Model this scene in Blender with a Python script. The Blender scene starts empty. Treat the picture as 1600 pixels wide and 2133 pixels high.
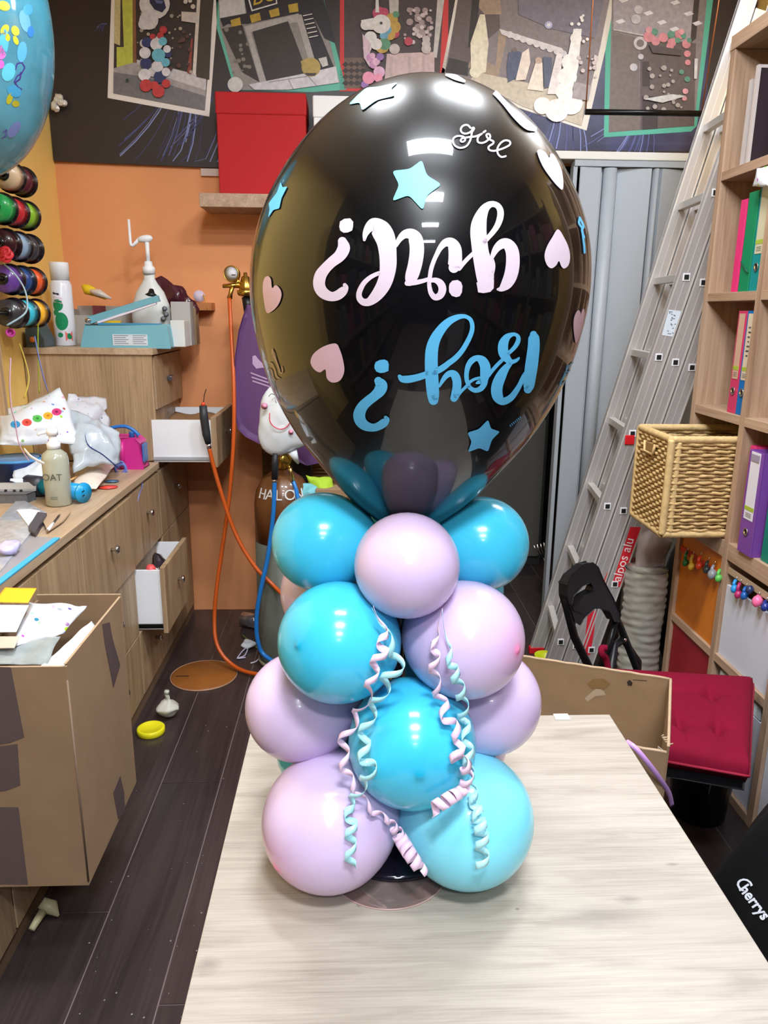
import bpy, math, random
from mathutils import Vector, Matrix
from mathutils.bvhtree import BVHTree
from mathutils.geometry import tessellate_polygon
random.seed(7)
S = bpy.context.scene
# ---------------------------------------------------------------- camera
F = 1583.0; CX = 800.0; CY = 1066.5
_dy = Vector((-67, 416.5, -F)).normalized()
_dz = Vector((62, 6028.5, F)); _dz = (_dz - _dz.dot(_dy)*_dy).normalized()
_dx = _dy.cross(_dz)
RW = Matrix((_dx, _dy, _dz))            # world = RW @ camera
CAM = Vector((0, 0, 1.5))
cd = bpy.data.cameras.new('camera'); cam = bpy.data.objects.new('camera', cd)
S.collection.objects.link(cam)
cd.sensor_fit = 'VERTICAL'; cd.sensor_height = 36; cd.lens = F*36/2133; cd.clip_start = .05; cd.clip_end = 60
cam.matrix_world = Matrix.Translation(CAM) @ RW.to_4x4()
S.camera = cam
# ---------------------------------------------------------------- world, exposure, lights
w = bpy.data.worlds.new('world'); S.world = w; w.use_nodes = True
w.node_tree.nodes['Background'].inputs[0].default_value = (.75, .8, .9, 1)
w.node_tree.nodes['Background'].inputs[1].default_value = .12
S.view_settings.view_transform = 'Standard'; S.view_settings.look = 'None'
S.view_settings.exposure = 0.0; S.view_settings.gamma = 1.0; S.view_settings.use_curve_mapping = False
LAMPS = [  # x, y, length, width, strength : the ceiling tube fittings, one row running away behind the camera
    (.13, .50, .56, .20, 24.0), (.14, -.42, .44, .20, 18.0), (.14, -1.40, .44, .20, 14.0), (.14, -2.6, .44, .20, 12.0),
    (.46, 1.58, .40, .24, 18.0), (-.22, 1.58, .22, .20, 14.0),
    (1.32, 2.40, .50, .20, 14.0)]  # extra unseen fitting, added to brighten the yellow left wall
CEIL = 3.05
def area(name, loc, rot, sx, sy, power, col):
    l = bpy.data.lights.new(name, 'AREA'); l.shape = 'RECTANGLE'; l.size = sx; l.size_y = sy; l.energy = power; l.color = col
    o = bpy.data.objects.new(name, l); S.collection.objects.link(o); o.location = loc; o.rotation_euler = rot
    return o
# ---------------------------------------------------------------- pixel <-> place
def ray(px, py): return RW @ Vector((px-CX, -(py-CY), -F))
def on(px, py, ax, v):
    d = ray(px, py); return CAM + d*((v-CAM[ax])/d[ax])
def PX(px, py, X): return on(px, py, 0, X)
def PY(px, py, Y): return on(px, py, 1, Y)
def PZ(px, py, Z): return on(px, py, 2, Z)
def dep(px, py, d): return CAM + RW @ Vector(((px-CX)/F, -(py-CY)/F, -1.0))*d
# ---------------------------------------------------------------- materials
MATS = {}
def srgb(c):
    return tuple((x/255/12.92 if x/255 <= .04045 else ((x/255+.055)/1.055)**2.4) for x in c)
def mat(name, col=(200,200,200), rough=.5, metal=0, noise=0, nscale=30, bump=0, bscale=60, coat=0, sss=0, trans=0, ior=1.45, alpha=1, sheen=0, spec=None, emit=None):
    key = name
    if key in MATS: return MATS[key]
    m = bpy.data.materials.new(name); m.use_nodes = True; nt = m.node_tree; b = nt.nodes['Principled BSDF']
    c = srgb(col)
    b.inputs['Base Color'].default_value = (*c, 1); b.inputs['Roughness'].default_value = rough
    b.inputs['Metallic'].default_value = metal; b.inputs['IOR'].default_value = ior
    b.inputs['Coat Weight'].default_value = coat; b.inputs['Coat Roughness'].default_value = .03
    if sss:
        b.inputs['Subsurface Weight'].default_value = sss; b.inputs['Subsurface Radius'].default_value = (.02,.02,.02); b.inputs['Subsurface Scale'].default_value = 1
    if trans: b.inputs['Transmission Weight'].default_value = trans
    if alpha < 1: b.inputs['Alpha'].default_value = alpha
    if sheen: b.inputs['Sheen Weight'].default_value = sheen
    if spec is not None: b.inputs['Specular IOR Level'].default_value = spec
    if emit: b.inputs['Emission Color'].default_value = (*srgb(emit[0]), 1); b.inputs['Emission Strength'].default_value = emit[1]
    if noise or bump:
        tc = nt.nodes.new('ShaderNodeTexCoord')
        if noise:
            n = nt.nodes.new('ShaderNodeTexNoise'); n.inputs['Scale'].default_value = nscale; n.inputs['Detail'].default_value = 5
            nt.links.new(tc.outputs['Object'], n.inputs['Vector'])
            r = nt.nodes.new('ShaderNodeValToRGB'); r.color_ramp.elements[0].position = .3; r.color_ramp.elements[1].position = .7
            r.color_ramp.elements[0].color = (*[x*(1-noise) for x in c], 1); r.color_ramp.elements[1].color = (*[min(1, x*(1+noise*.6)) for x in c], 1)
            nt.links.new(n.outputs['Fac'], r.inputs['Fac']); nt.links.new(r.outputs['Color'], b.inputs['Base Color'])
        if bump:
            n2 = nt.nodes.new('ShaderNodeTexNoise'); n2.inputs['Scale'].default_value = bscale; n2.inputs['Detail'].default_value = 4
            nt.links.new(tc.outputs['Object'], n2.inputs['Vector'])
            bp = nt.nodes.new('ShaderNodeBump'); bp.inputs['Strength'].default_value = bump; bp.inputs['Distance'].default_value = .01
            nt.links.new(n2.outputs['Fac'], bp.inputs['Height']); nt.links.new(bp.outputs['Normal'], b.inputs['Normal'])
    MATS[key] = m; return m
def wood(name, dark, mid, light, grain='x', scale=1.0, rough=.45, knots=False, lo=.33, hi=.68):
    """Boards: noise stretched along the grain, finer fibre on top, knots where asked."""
    if name in MATS: return MATS[name]
    m = bpy.data.materials.new(name); m.use_nodes = True; nt = m.node_tree; L = nt.links; N = nt.nodes.new; b = nt.nodes['Principled BSDF']
    tc = N('ShaderNodeTexCoord'); mp = N('ShaderNodeMapping')
    sc = {'x': (.9, 9, 9), 'y': (9, .9, 9), 'z': (9, 9, .9)}[grain]
    mp.inputs['Scale'].default_value = [s*scale for s in sc]
    L.new(tc.outputs['Object'], mp.inputs['Vector'])
    w1 = N('ShaderNodeTexNoise'); w1.inputs['Scale'].default_value = 1.6; w1.inputs['Detail'].default_value = 7; w1.inputs['Distortion'].default_value = 1.2; w1.inputs['Roughness'].default_value = .62
    L.new(mp.outputs['Vector'], w1.inputs['Vector'])
    mp2 = N('ShaderNodeMapping'); sc2 = {'x': (3, 160, 160), 'y': (160, 3, 160), 'z': (160, 160, 3)}[grain]
    mp2.inputs['Scale'].default_value = [s*scale for s in sc2]; L.new(tc.outputs['Object'], mp2.inputs['Vector'])
    w2 = N('ShaderNodeTexNoise'); w2.inputs['Scale'].default_value = 1; w2.inputs['Detail'].default_value = 3; L.new(mp2.outputs['Vector'], w2.inputs['Vector'])
    mx = N('ShaderNodeMath'); mx.operation = 'MULTIPLY_ADD'; mx.inputs[1].default_value = .38; L.new(w2.outputs['Fac'], mx.inputs[0])
    ml = N('ShaderNodeMath'); ml.operation = 'MULTIPLY'; ml.inputs[1].default_value = .66; L.new(w1.outputs['Fac'], ml.inputs[0]); L.new(ml.outputs[0], mx.inputs[2])
    fac = mx.outputs[0]
    r = N('ShaderNodeValToRGB'); e = r.color_ramp.elements
    e[0].position = lo; e[0].color = (*srgb(dark), 1); e[1].position = hi; e[1].color = (*srgb(light), 1)
    x = e.new(.5); x.color = (*srgb(mid), 1)
    L.new(fac, r.inputs['Fac'])
    out = r.outputs['Color']
    if knots:   # oval knot marks of the printed decor, each at its own place on the board
        for (kx, ky, rx, ry, st) in knots:
            mk = N('ShaderNodeMapping'); mk.inputs['Location'].default_value = (-kx/rx, -ky/ry, 0); mk.inputs['Scale'].default_value = (1/rx, 1/ry, 0)
            L.new(tc.outputs['Object'], mk.inputs['Vector'])
            nz = N('ShaderNodeTexNoise'); nz.inputs['Scale'].default_value = 1.3; nz.inputs['Detail'].default_value = 4; L.new(mk.outputs['Vector'], nz.inputs['Vector'])
            ln = N('ShaderNodeVectorMath'); ln.operation = 'LENGTH'; L.new(mk.outputs['Vector'], ln.inputs[0])
            ad = N('ShaderNodeMath'); ad.operation = 'ADD'; L.new(ln.outputs['Value'], ad.inputs[0]); L.new(nz.outputs['Fac'], ad.inputs[1])
            mr = N('ShaderNodeMapRange'); mr.inputs['From Min'].default_value = 1.5; mr.inputs['From Max'].default_value = .55; mr.inputs['To Max'].default_value = st; L.new(ad.outputs[0], mr.inputs['Value'])
            mi = N('ShaderNodeMixRGB'); mi.inputs['Color2'].default_value = (*srgb(tuple(int(c*.62) for c in mid)), 1)
            L.new(mr.outputs['Result'], mi.inputs['Fac']); L.new(out, mi.inputs['Color1']); out = mi.outputs['Color']
    L.new(out, b.inputs['Base Color']); b.inputs['Roughness'].default_value = rough
    bp = N('ShaderNodeBump'); bp.inputs['Strength'].default_value = .12; bp.inputs['Distance'].default_value = .002
    L.new(fac, bp.inputs['Height']); L.new(bp.outputs['Normal'], b.inputs['Normal'])
    MATS[name] = m; return m
def flat(col, rough=.6):
    return mat('print_%d_%d_%d' % tuple(col), col, rough)
# ---------------------------------------------------------------- mesh collecting
class MB:
    def __init__(s): s.v = []; s.f = []; s.m = []; s.sm = []
    def add(s, vs, fs, mi=0, smooth=False):
        o = len(s.v); s.v += [Vector(p) for p in vs]
        for f in fs: s.f.append([i+o for i in f]); s.m.append(mi); s.sm.append(smooth)
        return s
    def box(s, a, b, mi=0, M=None):
        (x0,y0,z0),(x1,y1,z1) = a, b
        vs = [Vector(p) for p in ((x0,y0,z0),(x1,y0,z0),(x1,y1,z0),(x0,y1,z0),(x0,y0,z1),(x1,y0,z1),(x1,y1,z1),(x0,y1,z1))]
        if M: vs = [M @ p for p in vs]
        return s.add(vs, [(0,3,2,1),(4,5,6,7),(0,1,5,4),(1,2,6,5),(2,3,7,6),(3,0,4,7)], mi)
    def prism(s, pts, vec, mi=0, smooth=False):
        """A polygon (any outline) given depth along vec."""
        n = len(pts); pts = [Vector(p) for p in pts]; vec = Vector(vec)
        tri = tessellate_polygon([pts])
        vs = pts+[p+vec for p in pts]
        fs = [t for t in tri]+[(t[2]+n, t[1]+n, t[0]+n) for t in tri]+[(i, (i+1) % n, (i+1) % n+n, i+n) for i in range(n)]
        return s.add(vs, fs, mi, smooth)
    def sheet(s, pts, mi=0):
        pts = [Vector(p) for p in pts]
        return s.add(pts, [tuple(t) for t in tessellate_polygon([pts])], mi)
    def tube(s, pts, r, seg=10, mi=0, cap=True, smooth=True):
        pts = [Vector(p) for p in pts]; n = len(pts); rs = r if isinstance(r, (list, tuple)) else [r]*n
        up = None; rings = []
        for i, p in enumerate(pts):
            t = (pts[min(i+1, n-1)]-pts[max(i-1, 0)]).normalized()
            if up is None: up = Vector((0,0,1)) if abs(t.z) < .9 else Vector((1,0,0))
            a = t.cross(up); a = a.normalized() if a.length > 1e-6 else t.orthogonal().normalized()
            b = a.cross(t).normalized(); up = b
            rings.append([p+(a*math.cos(q)+b*math.sin(q))*rs[i] for q in [2*math.pi*k/seg for k in range(seg)]])
        vs = [v for g in rings for v in g]
        fs = [(i*seg+k, i*seg+(k+1) % seg, (i+1)*seg+(k+1) % seg, (i+1)*seg+k) for i in range(n-1) for k in range(seg)]
        if cap: fs += [tuple(range(seg))[::-1], tuple((n-1)*seg+k for k in range(seg))]
        return s.add(vs, fs, mi, smooth)
    def lathe(s, prof, c, axis=(0,0,1), seg=32, mi=0, smooth=True, sx=1, sy=1):
        """prof: (radius, height) pairs turned about axis through c."""
        ax = Vector(axis).normalized(); q = Vector((0,0,1)).rotation_difference(ax); c = Vector(c)
        vs = []
        for r, h in prof:
            for k in range(seg):
                a = 2*math.pi*k/seg; vs.append(c+q @ Vector((r*math.cos(a)*sx, r*math.sin(a)*sy, h)))
        n = len(prof)
        fs = [(i*seg+k, i*seg+(k+1) % seg, (i+1)*seg+(k+1) % seg, (i+1)*seg+k) for i in range(n-1) for k in range(seg)]
        if prof[0][0] > 1e-5: fs.append(tuple(range(seg))[::-1])
        if prof[-1][0] > 1e-5: fs.append(tuple((n-1)*seg+k for k in range(seg)))
        return s.add(vs, fs, mi, smooth)
    def grid(s, fn, nu, nv, mi=0, smooth=True, wrap=False):
        vs = [fn(i/nu, j/nv) for j in range(nv+1) for i in range(nu+(0 if wrap else 1))]
        W = nu if wrap else nu+1
        fs = [(j*W+i, j*W+(i+1) % W, (j+1)*W+(i+1) % W, (j+1)*W+i) for j in range(nv) for i in range(nu)]
        return s.add(vs, fs, mi, smooth)
def wloc(o):
    p = Vector((0,0,0))
    while o is not None: p += o.location; o = o.parent
    return p
def part(name, mb, mats, parent=None, bevel=0, solid=0, label=None, sub=0, loc=None, auto=False):
    me = bpy.data.meshes.new(name)
    off = wloc(parent) if parent is not None else (Vector(loc) if loc is not None else sum(mb.v, Vector())/max(1, len(mb.v)))
    me.from_pydata([tuple(v-off) for v in mb.v], [], mb.f)
    for m in (mats if isinstance(mats, (list, tuple)) else [mats]): me.materials.append(m)
    me.polygons.foreach_set('material_index', mb.m); me.polygons.foreach_set('use_smooth', mb.sm); me.update()
    o = bpy.data.objects.new(name, me); S.collection.objects.link(o)
    if parent is not None: o.parent = parent
    else: o.location = off
    if solid:
        md = o.modifiers.new('solid', 'SOLIDIFY'); md.thickness = solid; md.offset = 0
    if bevel:
        md = o.modifiers.new('bevel', 'BEVEL'); md.width = bevel; md.segments = 2; md.limit_method = 'ANGLE'; md.angle_limit = .7
    if sub:
        md = o.modifiers.new('sub', 'SUBSURF'); md.levels = sub; md.render_levels = sub
    if label: o['label'] = label
    return o
def tag(o, label, cat, group=None, kind=None):
    o['label'] = label; o['category'] = cat
    if group: o['group'] = group
    if kind: o['kind'] = kind
    return o
def thing(name, loc, label, cat, group=None):
    o = bpy.data.objects.new(name, None); S.collection.objects.link(o); o.location = loc; o.empty_display_size = .05
    return tag(o, label, cat, group)
def struct(name, mb, m, parent=None, **k):
    o = part(name, mb, m, parent, **k)
    if parent is None: o['kind'] = 'structure'
    return o
def text_mb(txt, size, origin, right, up, extrude=.0006, mi=0, align='LEFT', mb=None, shear=0, bold=0):
    """Lettering as a mesh: laid out from origin along right / up."""
    cu = bpy.data.curves.new('t', 'FONT'); cu.body = txt; cu.size = size; cu.extrude = extrude; cu.align_x = align; cu.shear = shear; cu.offset = bold; cu.resolution_u = 3
    ob = bpy.data.objects.new('t', cu); S.collection.objects.link(ob); bpy.context.view_layer.update()
    me = bpy.data.meshes.new_from_object(ob.evaluated_get(bpy.context.evaluated_depsgraph_get()))
    right = Vector(right).normalized(); up = Vector(up).normalized(); nn = right.cross(up)
    M = Matrix((right, up, nn)).transposed()
    mb = mb or MB()
    mb.add([Vector(origin)+M @ v.co for v in me.vertices], [tuple(p.vertices) for p in me.polygons], mi)
    bpy.data.objects.remove(ob); bpy.data.meshes.remove(me); bpy.data.curves.remove(cu)
    return mb
def smooth_path(pts, n=6):
    """Catmull-Rom through the given points (any dimension)."""
    out = []; m = len(pts); P = [tuple(p) for p in pts]
    for i in range(m-1):
        a, b, c, d = P[max(i-1, 0)], P[i], P[i+1], P[min(i+2, m-1)]
        for k in range(n):
            t = k/n
            out.append(tuple(.5*(2*B+(C-A)*t+(2*A-5*B+4*C-D)*t*t+(3*B-A-3*C+D)*t**3) for A, B, C, D in zip(a, b, c, d)))
    out.append(P[-1]); return out
def crumple(fn, amp, freq, seed=0):
    from mathutils import noise
    def g(u, v):
        p = fn(u, v); q = p*freq+Vector((seed, seed*.7, 0))
        return p+noise.noise_vector(q)*amp+noise.noise_vector(q*2.3)*amp*.45
    return g
OAK = wood('oak_cabinet', (130,105,78), (164,136,104), (186,160,128), 'z', 1.0)
OAKY = wood('oak_counter', (150,124,98), (176,150,122), (196,172,145), 'y', 1.0)
OAKE = mat('board_edge', (186,160,130), .5, noise=.08)
SHW = wood('shelf_oak', (142,112,90), (170,140,116), (190,162,138), 'z', 1.0)
SHY = wood('shelf_oak_flat', (142,112,90), (170,140,116), (190,162,138), 'y', 1.0)
CARD = mat('cardboard', (150,122,92), .85, noise=.10, nscale=18, bump=.05, bscale=25)
CARDL = mat('cardboard_edge', (176,150,122), .85, noise=.12, nscale=60)
BLACK = mat('black_plastic', (18,18,22), .38)
BLACKM = mat('black_metal', (16,17,20), .3, metal=.3)
WHITE = mat('white_plastic', (235,236,240), .4)
CHROME = mat('chrome', (210,210,215), .15, metal=1)
BRASS = mat('brass', (190,150,70), .28, metal=1)
DARK = mat('dark_void', (14,13,14), .7)
# ================================================================ the room
XL, XR, YB, YF = -1.32, 1.78, 3.72, -3.8
XWE = -.42
def rect_struct(name, a, b, m, parent=None): return struct(name, MB().box(a, b), m, parent)
ORANGE = mat('orange_paint', (230,154,102), .62, noise=.03, nscale=6, bump=.05, bscale=90)
REAR_DIM = mat('rear_wall_dimmed', (96,88,66), .7)  # yellow walls dimmed in the colour behind the camera, for a weaker balloon reflection
YELLOW = mat('yellow_paint', (248,208,120), .62, noise=.04, nscale=5, bump=.05, bscale=90)
struct('wall_left', MB().box((XL-.1, .3, -.1), (XL, YB+.1, CEIL+.1)), YELLOW)
struct('wall_left_rear', MB().box((XL-.1, YF, -.1), (XL, .3, CEIL+.1)), REAR_DIM)
struct('wall_right', MB().box((XR, .8, -.1), (XR+.1, 6.1, CEIL+.1)), YELLOW)
struct('wall_right_rear', MB().box((XR, YF, -.1), (XR+.1, .8, CEIL+.1)), REAR_DIM)
struct('wall_rear', MB().box((XL-.1, YF-.1, -.1), (XR+.1, YF, CEIL+.1)), mat('rear_dark_glazing', (38,32,34), .5))
struct('wall_back', MB().box((XL-.1, YB, -.1), (XWE, YB+.1, CEIL+.1)), ORANGE)
struct('wall_back_lintel', MB().box((XWE, YB, 2.17), (XR+.1, YB+.1, CEIL+.1)), ORANGE)
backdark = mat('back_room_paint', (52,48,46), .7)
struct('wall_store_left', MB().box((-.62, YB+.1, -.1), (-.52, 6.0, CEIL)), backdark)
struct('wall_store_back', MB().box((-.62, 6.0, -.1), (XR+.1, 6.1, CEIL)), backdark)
struct('ceiling', MB().box((XL-.1, YF-.1, CEIL), (XR+.1, 6.1, CEIL+.1)), mat('ceiling_paint', (222,220,216), .8))
# floor: dark laminate planks on a lighter joint bed
fl = struct('floor', MB().box((XL-.1, YF-.1, -.12), (XR+.1, 6.1, -.0022)), mat('floor_joint', (112,98,96), .7))
pl_m = [wood('laminate_%d' % i, a, b, c, 'y', .8, rough=.33) for i, (a, b, c) in enumerate([((40,31,32),(54,44,44),(66,55,54)), ((44,35,35),(58,47,47),(70,58,57)), ((38,30,31),(50,41,42),(62,52,51))])]
xl0 = PZ(389, 1500, 0).x; pw = .192
i0 = int((XL-xl0)/pw)-1
k = 0
for i in range(i0, 14):
    x0 = max(XL, xl0+i*pw); x1 = min(XR, xl0+(i+1)*pw)
    if x1-x0 < .02: continue
    off = {0: .0, 1: .55, 2: 1.0}[(i-i0) % 3]
    ys = [-.9+off-1.28]
    while ys[-1] < 6: ys.append(ys[-1]+1.28)
    for a, b in zip(ys, ys[1:]):
        a = max(a, YF); b = min(b, 6.0)
        if b-a < .05 or b < .3: continue
        struct('plank', MB().box((x0+.0018, a+.0018, -.006), (x1-.0018, b-.0018, 0)), pl_m[k % 3], fl); k += 1
# ceiling tube fittings
LW = mat('lamp_body', (225,225,225), .5)
for i, (x, y, lx, ly, st) in enumerate(LAMPS):
    t = thing('ceiling_light', (x, y, CEIL), ['white ceiling light right above the balloon column', 'white ceiling light just behind the camera', 'white ceiling light in the middle of the shop behind', 'farthest ceiling light behind the camera', 'ceiling light by the banner, right one', 'short ceiling light by the banner, left one', 'added ceiling light above the ladder and bookshelf, brightening the left wall'][i], 'ceiling light')
    part('housing', MB().box((x-lx/2-.03, y-ly/2-.03, CEIL-.05), (x+lx/2+.03, y+ly/2+.03, CEIL-.001)), LW, t)
    for q in range(3):
        yy = y-ly/2+ly*(q+.5)/3
        part('tube', MB().tube([(x-lx/2, yy, CEIL-.068), (x+lx/2, yy, CEIL-.068)], .017, 12), mat('tube_glow_%d' % i, (255,255,255), .5, emit=((225,238,255), st)), t)
    area('lamp_light', (x, y, CEIL-.09), (0, 0, 0), lx, ly, [16, 54, 42, 16, 28, 27, 24][i], (.93, .965, 1.0))
# the folding door, its head rail and the dark opening beside it
LEAF = mat('door_leaf', (158,164,172), .45, noise=.02, nscale=3)
door = struct('door_1', MB().box((.985, 3.60, 2.135), (XR, 3.66, 2.16)), LEAF)
LG = mat('hinge_grey', (176,180,186), .4)
for i, (xa, ya, xb, yb_) in enumerate([(1.015,3.612,1.106,3.604), (1.190,3.640,1.335,3.606), (1.378,3.604,1.520,3.645), (1.556,3.640,1.690,3.606)]):
    a = Vector((xa, ya, .03)); b = Vector((xb, yb_, .03)); n = (b-a).cross(Vector((0,0,1))).normalized()*.009
    struct('leaf', MB().prism([a+n, b+n, b-n, a-n], (0, 0, 2.10)), LEAF, door, bevel=.003)
for i, (xa, xb) in enumerate([(1.122, 1.182), (1.345, 1.372), (1.526, 1.552), (1.696, 1.74)]):
    m = MB(); m.grid(lambda u, v: Vector(((xa+xb)/2-math.cos(math.pi*u)*(xb-xa)/2, 3.625-.030*math.sin(math.pi*u), .03+2.10*v)), 10, 1)
    struct('fold', m, LEAF, door, solid=.003)
    struct('hinge_strip', MB().box((xa-.016, 3.628, .03), (xa-.002, 3.634, 2.13)), LG, door)
    struct('hinge_strip', MB().box((xb+.002, 3.634, .03), (xb+.010, 3.640, 2.13)), LG, door)
struct('door_stile', MB().box((.982, 3.605, .0), (1.0, 3.655, 2.135)), LEAF, door)
struct('trim_1', MB().box((.70, 3.60, 2.162), (XR, 3.71, 2.196)), mat('rail_white', (214,212,206), .45), bevel=.004)
struct('trim_2', MB().box((-.50, 3.60, 2.13), (.70, 3.71, 2.168)), mat('rail_brown', (60,44,36), .6))
# stored stuff in the dark room: a grey cupboard and boxes
t = thing('metal_cupboard', (.86, 4.6, 0), 'dark grey cupboard in the unlit room behind the folding door', 'cupboard')
cupm = mat('cupboard_grey', (84,82,76), .5)
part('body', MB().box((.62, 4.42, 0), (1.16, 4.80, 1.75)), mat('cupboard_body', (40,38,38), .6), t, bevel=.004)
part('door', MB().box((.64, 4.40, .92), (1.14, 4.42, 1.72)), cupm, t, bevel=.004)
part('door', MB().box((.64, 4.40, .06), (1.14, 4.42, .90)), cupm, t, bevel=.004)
part('handle', MB().box((.66, 4.385, 1.2), (.675, 4.40, 1.32)), CHROME, t)
t = thing('coat_hook', (1.02, 3.74, .8), 'small wire whisk hanging in the dark opening by the folding door', 'whisk')
for q in range(5):
    a = PY(1112+q*7, 1136-q*2, 3.75); b = PY(1130+q*3, 1165, 3.75)
    part('wire', MB().tube([a, a.lerp(b, .3)+Vector((0,0,-.008)), b], .0035, 6), CHROME, t)
part('grip', MB().tube([PY(1132, 1162, 3.75), PY(1142, 1190, 3.75), (1.03, 3.75, 0)], .008, 8), BLACK, t)

# ================================================================ banner with printed pictures
BY = 3.700
t_ban = thing('printed_banner', (0, BY, 2.12), 'long dark firework-print banner with tilted party photographs across the back wall', 'banner')
bp_ = [(-1.315, 2.133), (-.6, 2.117), (-.2, 2.125), (.4, 2.16), (1.0, 2.199), (1.615, 2.212), (1.77, 2.214)]
nt_b = mat('banner_print', (54,46,46), .42, noise=.10, nscale=3)
part('banner_sheet', MB().prism([(x, BY, z) for x, z in bp_]+[(1.77, BY, 2.98), (-1.315, BY, 2.98)], (0, .012, 0)), nt_b, t_ban)
part('blue_glow_print', MB().sheet([PY(x, y, BY-.0004) for x, y in [(930,130),(1480,0),(1470,300),(1431,315),(1160,312),(1080,250)]]), mat('banner_blue', (66,68,104), .42, noise=.5, nscale=7), t_ban)
part('bottom_hem', MB().tube([(1.615, BY-.004, 2.212), (1.0, BY-.004, 2.199), (.4, BY-.004, 2.16)], .004, 6), mat('hem_brown', (120,70,50), .6), t_ban)
def stroke2(mb, pts, wid, Y, mi=0):
    for (a, b) in zip(pts, pts[1:]):
        a2, b2 = Vector(a[:2]), Vector(b[:2]); n = (b2-a2).orthogonal().normalized()*wid/2
        mb.sheet([PY(*(a2+n), Y), PY(*(b2+n), Y), PY(*(b2-n), Y), PY(*(a2-n), Y)], mi)
sp = MB()
rs = random.Random(3)
def sparks(cx, cy, a0, a1, n, l0, l1):
    for _ in range(n):
        a = math.radians(rs.uniform(a0, a1)); r0 = rs.uniform(l0*.5, l0); r1 = r0+rs.uniform(l0, l1)
        p = [(cx+math.cos(a+.08*q)*(r0+(r1-r0)*q/4), cy+math.sin(a+.08*q)*(r0+(r1-r0)*q/4)+q*q*1.2) for q in range(5)]
        stroke2(sp, p, rs.uniform(.8, 2.4), BY-.0008, rs.randrange(3))
sparks(370, 110, 60, 120, 17, 100, 150); sparks(455, 130, 60, 105, 10, 90, 140); sparks(225, 50, 165, 200, 5, 5, 40)
sparks(1150, 170, 40, 120, 12, 70, 110); sparks(1330, 200, 60, 130, 18, 60, 90); sparks(1460, 60, 120, 200, 22, 10, 60); sparks(950, 60, 90, 120, 6, 20, 60)
sp.v = [Vector((v.x, v.y, max(v.z, 2.14+(.06 if v.x > .9 else 0)))) for v in sp.v]
part('spark_print', sp, [flat((92,96,150)), flat((140,150,205)), flat((70,72,120))], t_ban)['kind'] = 'stuff'
def picture(name, outline, border, bcol, layers, label):
    """One printed photograph: border, ground and flat colour shapes a fraction of a millimetre apart."""
    mb = MB(); ms = [flat(bcol)]; Y = BY-.0015
    mb.sheet([PY(x, y, Y) for x, y in outline], 0)
    for i, (col, polys) in enumerate(layers):
        ms.append(mat('photo_%d_%d_%d' % tuple(col), col, .5, noise=.16, nscale=55)); Y -= .0004
        for p in polys:
            if len(p) == 3 and isinstance(p[2], (int, float)) and not isinstance(p[0], tuple):   # disc: cx, cy, r
                p = [(p[0]+p[2]*math.cos(a*math.pi/8), p[1]+p[2]*math.sin(a*math.pi/8)) for a in range(16)]
            mb.sheet([PY(x, y, Y) for x, y in p], i+1); Y -= .00006
    o = part(name, mb, ms, t_ban); o['label'] = label; return o
rs = random.Random(11)
def specks(x0, y0, x1, y1, n, r0=2, r1=6):
    return [(rs.uniform(x0, x1), rs.uniform(y0, y1), rs.uniform(r0, r1)) for _ in range(n)]
picture('photo_print', [(234,-60),(460,-60),(436,243),(224,204)], 0, (236,228,224), [
    ((62,52,50), [[(240,-60),(450,-60),(427,230),(236,194)]]),
    ((205,192,140), [[(240,-60),(252,-60),(250,95),(238,90)]]), ((196,200,84), [[(252,-60),(276,-60),(277,138),(243,140),(243,98),(258,98)]]),
    ((142,92,62), [[(276,-60),(282,-60),(284,130),(278,130)]]),
    ((168,162,166), [[(237,142),(280,130),(430,166),(427,230),(236,194)]]), ((205,200,205), [[(285,124),(430,160),(429,188),(330,156),(285,132)]]),
    ((120,118,124), [[(237,150),(300,160),(427,200),(427,230),(236,194)]]),
    ((222,212,205), [[(414,-60),(421,-60),(408,158),(401,155)]]), ((70,60,52), [[(421,-60),(446,-60),(436,166),(409,160)]]),
    ((150,70,60), [[(398,80),(402,80),(398,155),(390,152)]]),
    ((172,160,150), specks(285, 20, 398, 150, 34, 1.5, 4)), ((96,62,60), specks(340, 60, 398, 150, 12, 3, 6)), ((210,200,196), [[(378,24),(410,26),(408,48),(378,44)]]+specks(386, 0, 404, 14, 4, 3, 6)),
    ((214,210,214), [(310,42,20), (322,8,32), (300,50,12), (300,90,9), (330,80,6), (318,150,10)]), ((42,46,78), [[(310,-12),(338,-12),(346,16),(338,26),(322,20),(312,6)]]), ((98,108,160), [[(322,0),(340,2),(338,8),(326,6)]]),
    ((190,60,64), [(340,62,8), (334,74,7), (318,76,6)]),
    ((56,64,112), [(306,88,11), (304,132,12), (333,160,13), (350,112,8)]), ((222,220,230), [(326,92,13), (302,110,12), (328,138,12), (301,156,13), (346,150,9), (348,102,8)]),
    ((112,190,214), [(339,86,9), (330,115,14), (345,130,9)]), ((196,64,66), [(304,178,13), (330,190,13), (346,174,9), (322,178,9)]),
    ((40,70,70), [(265,167,3.5)])], 'white-bordered photo of an astronaut balloon figure on a balloon column')
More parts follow.
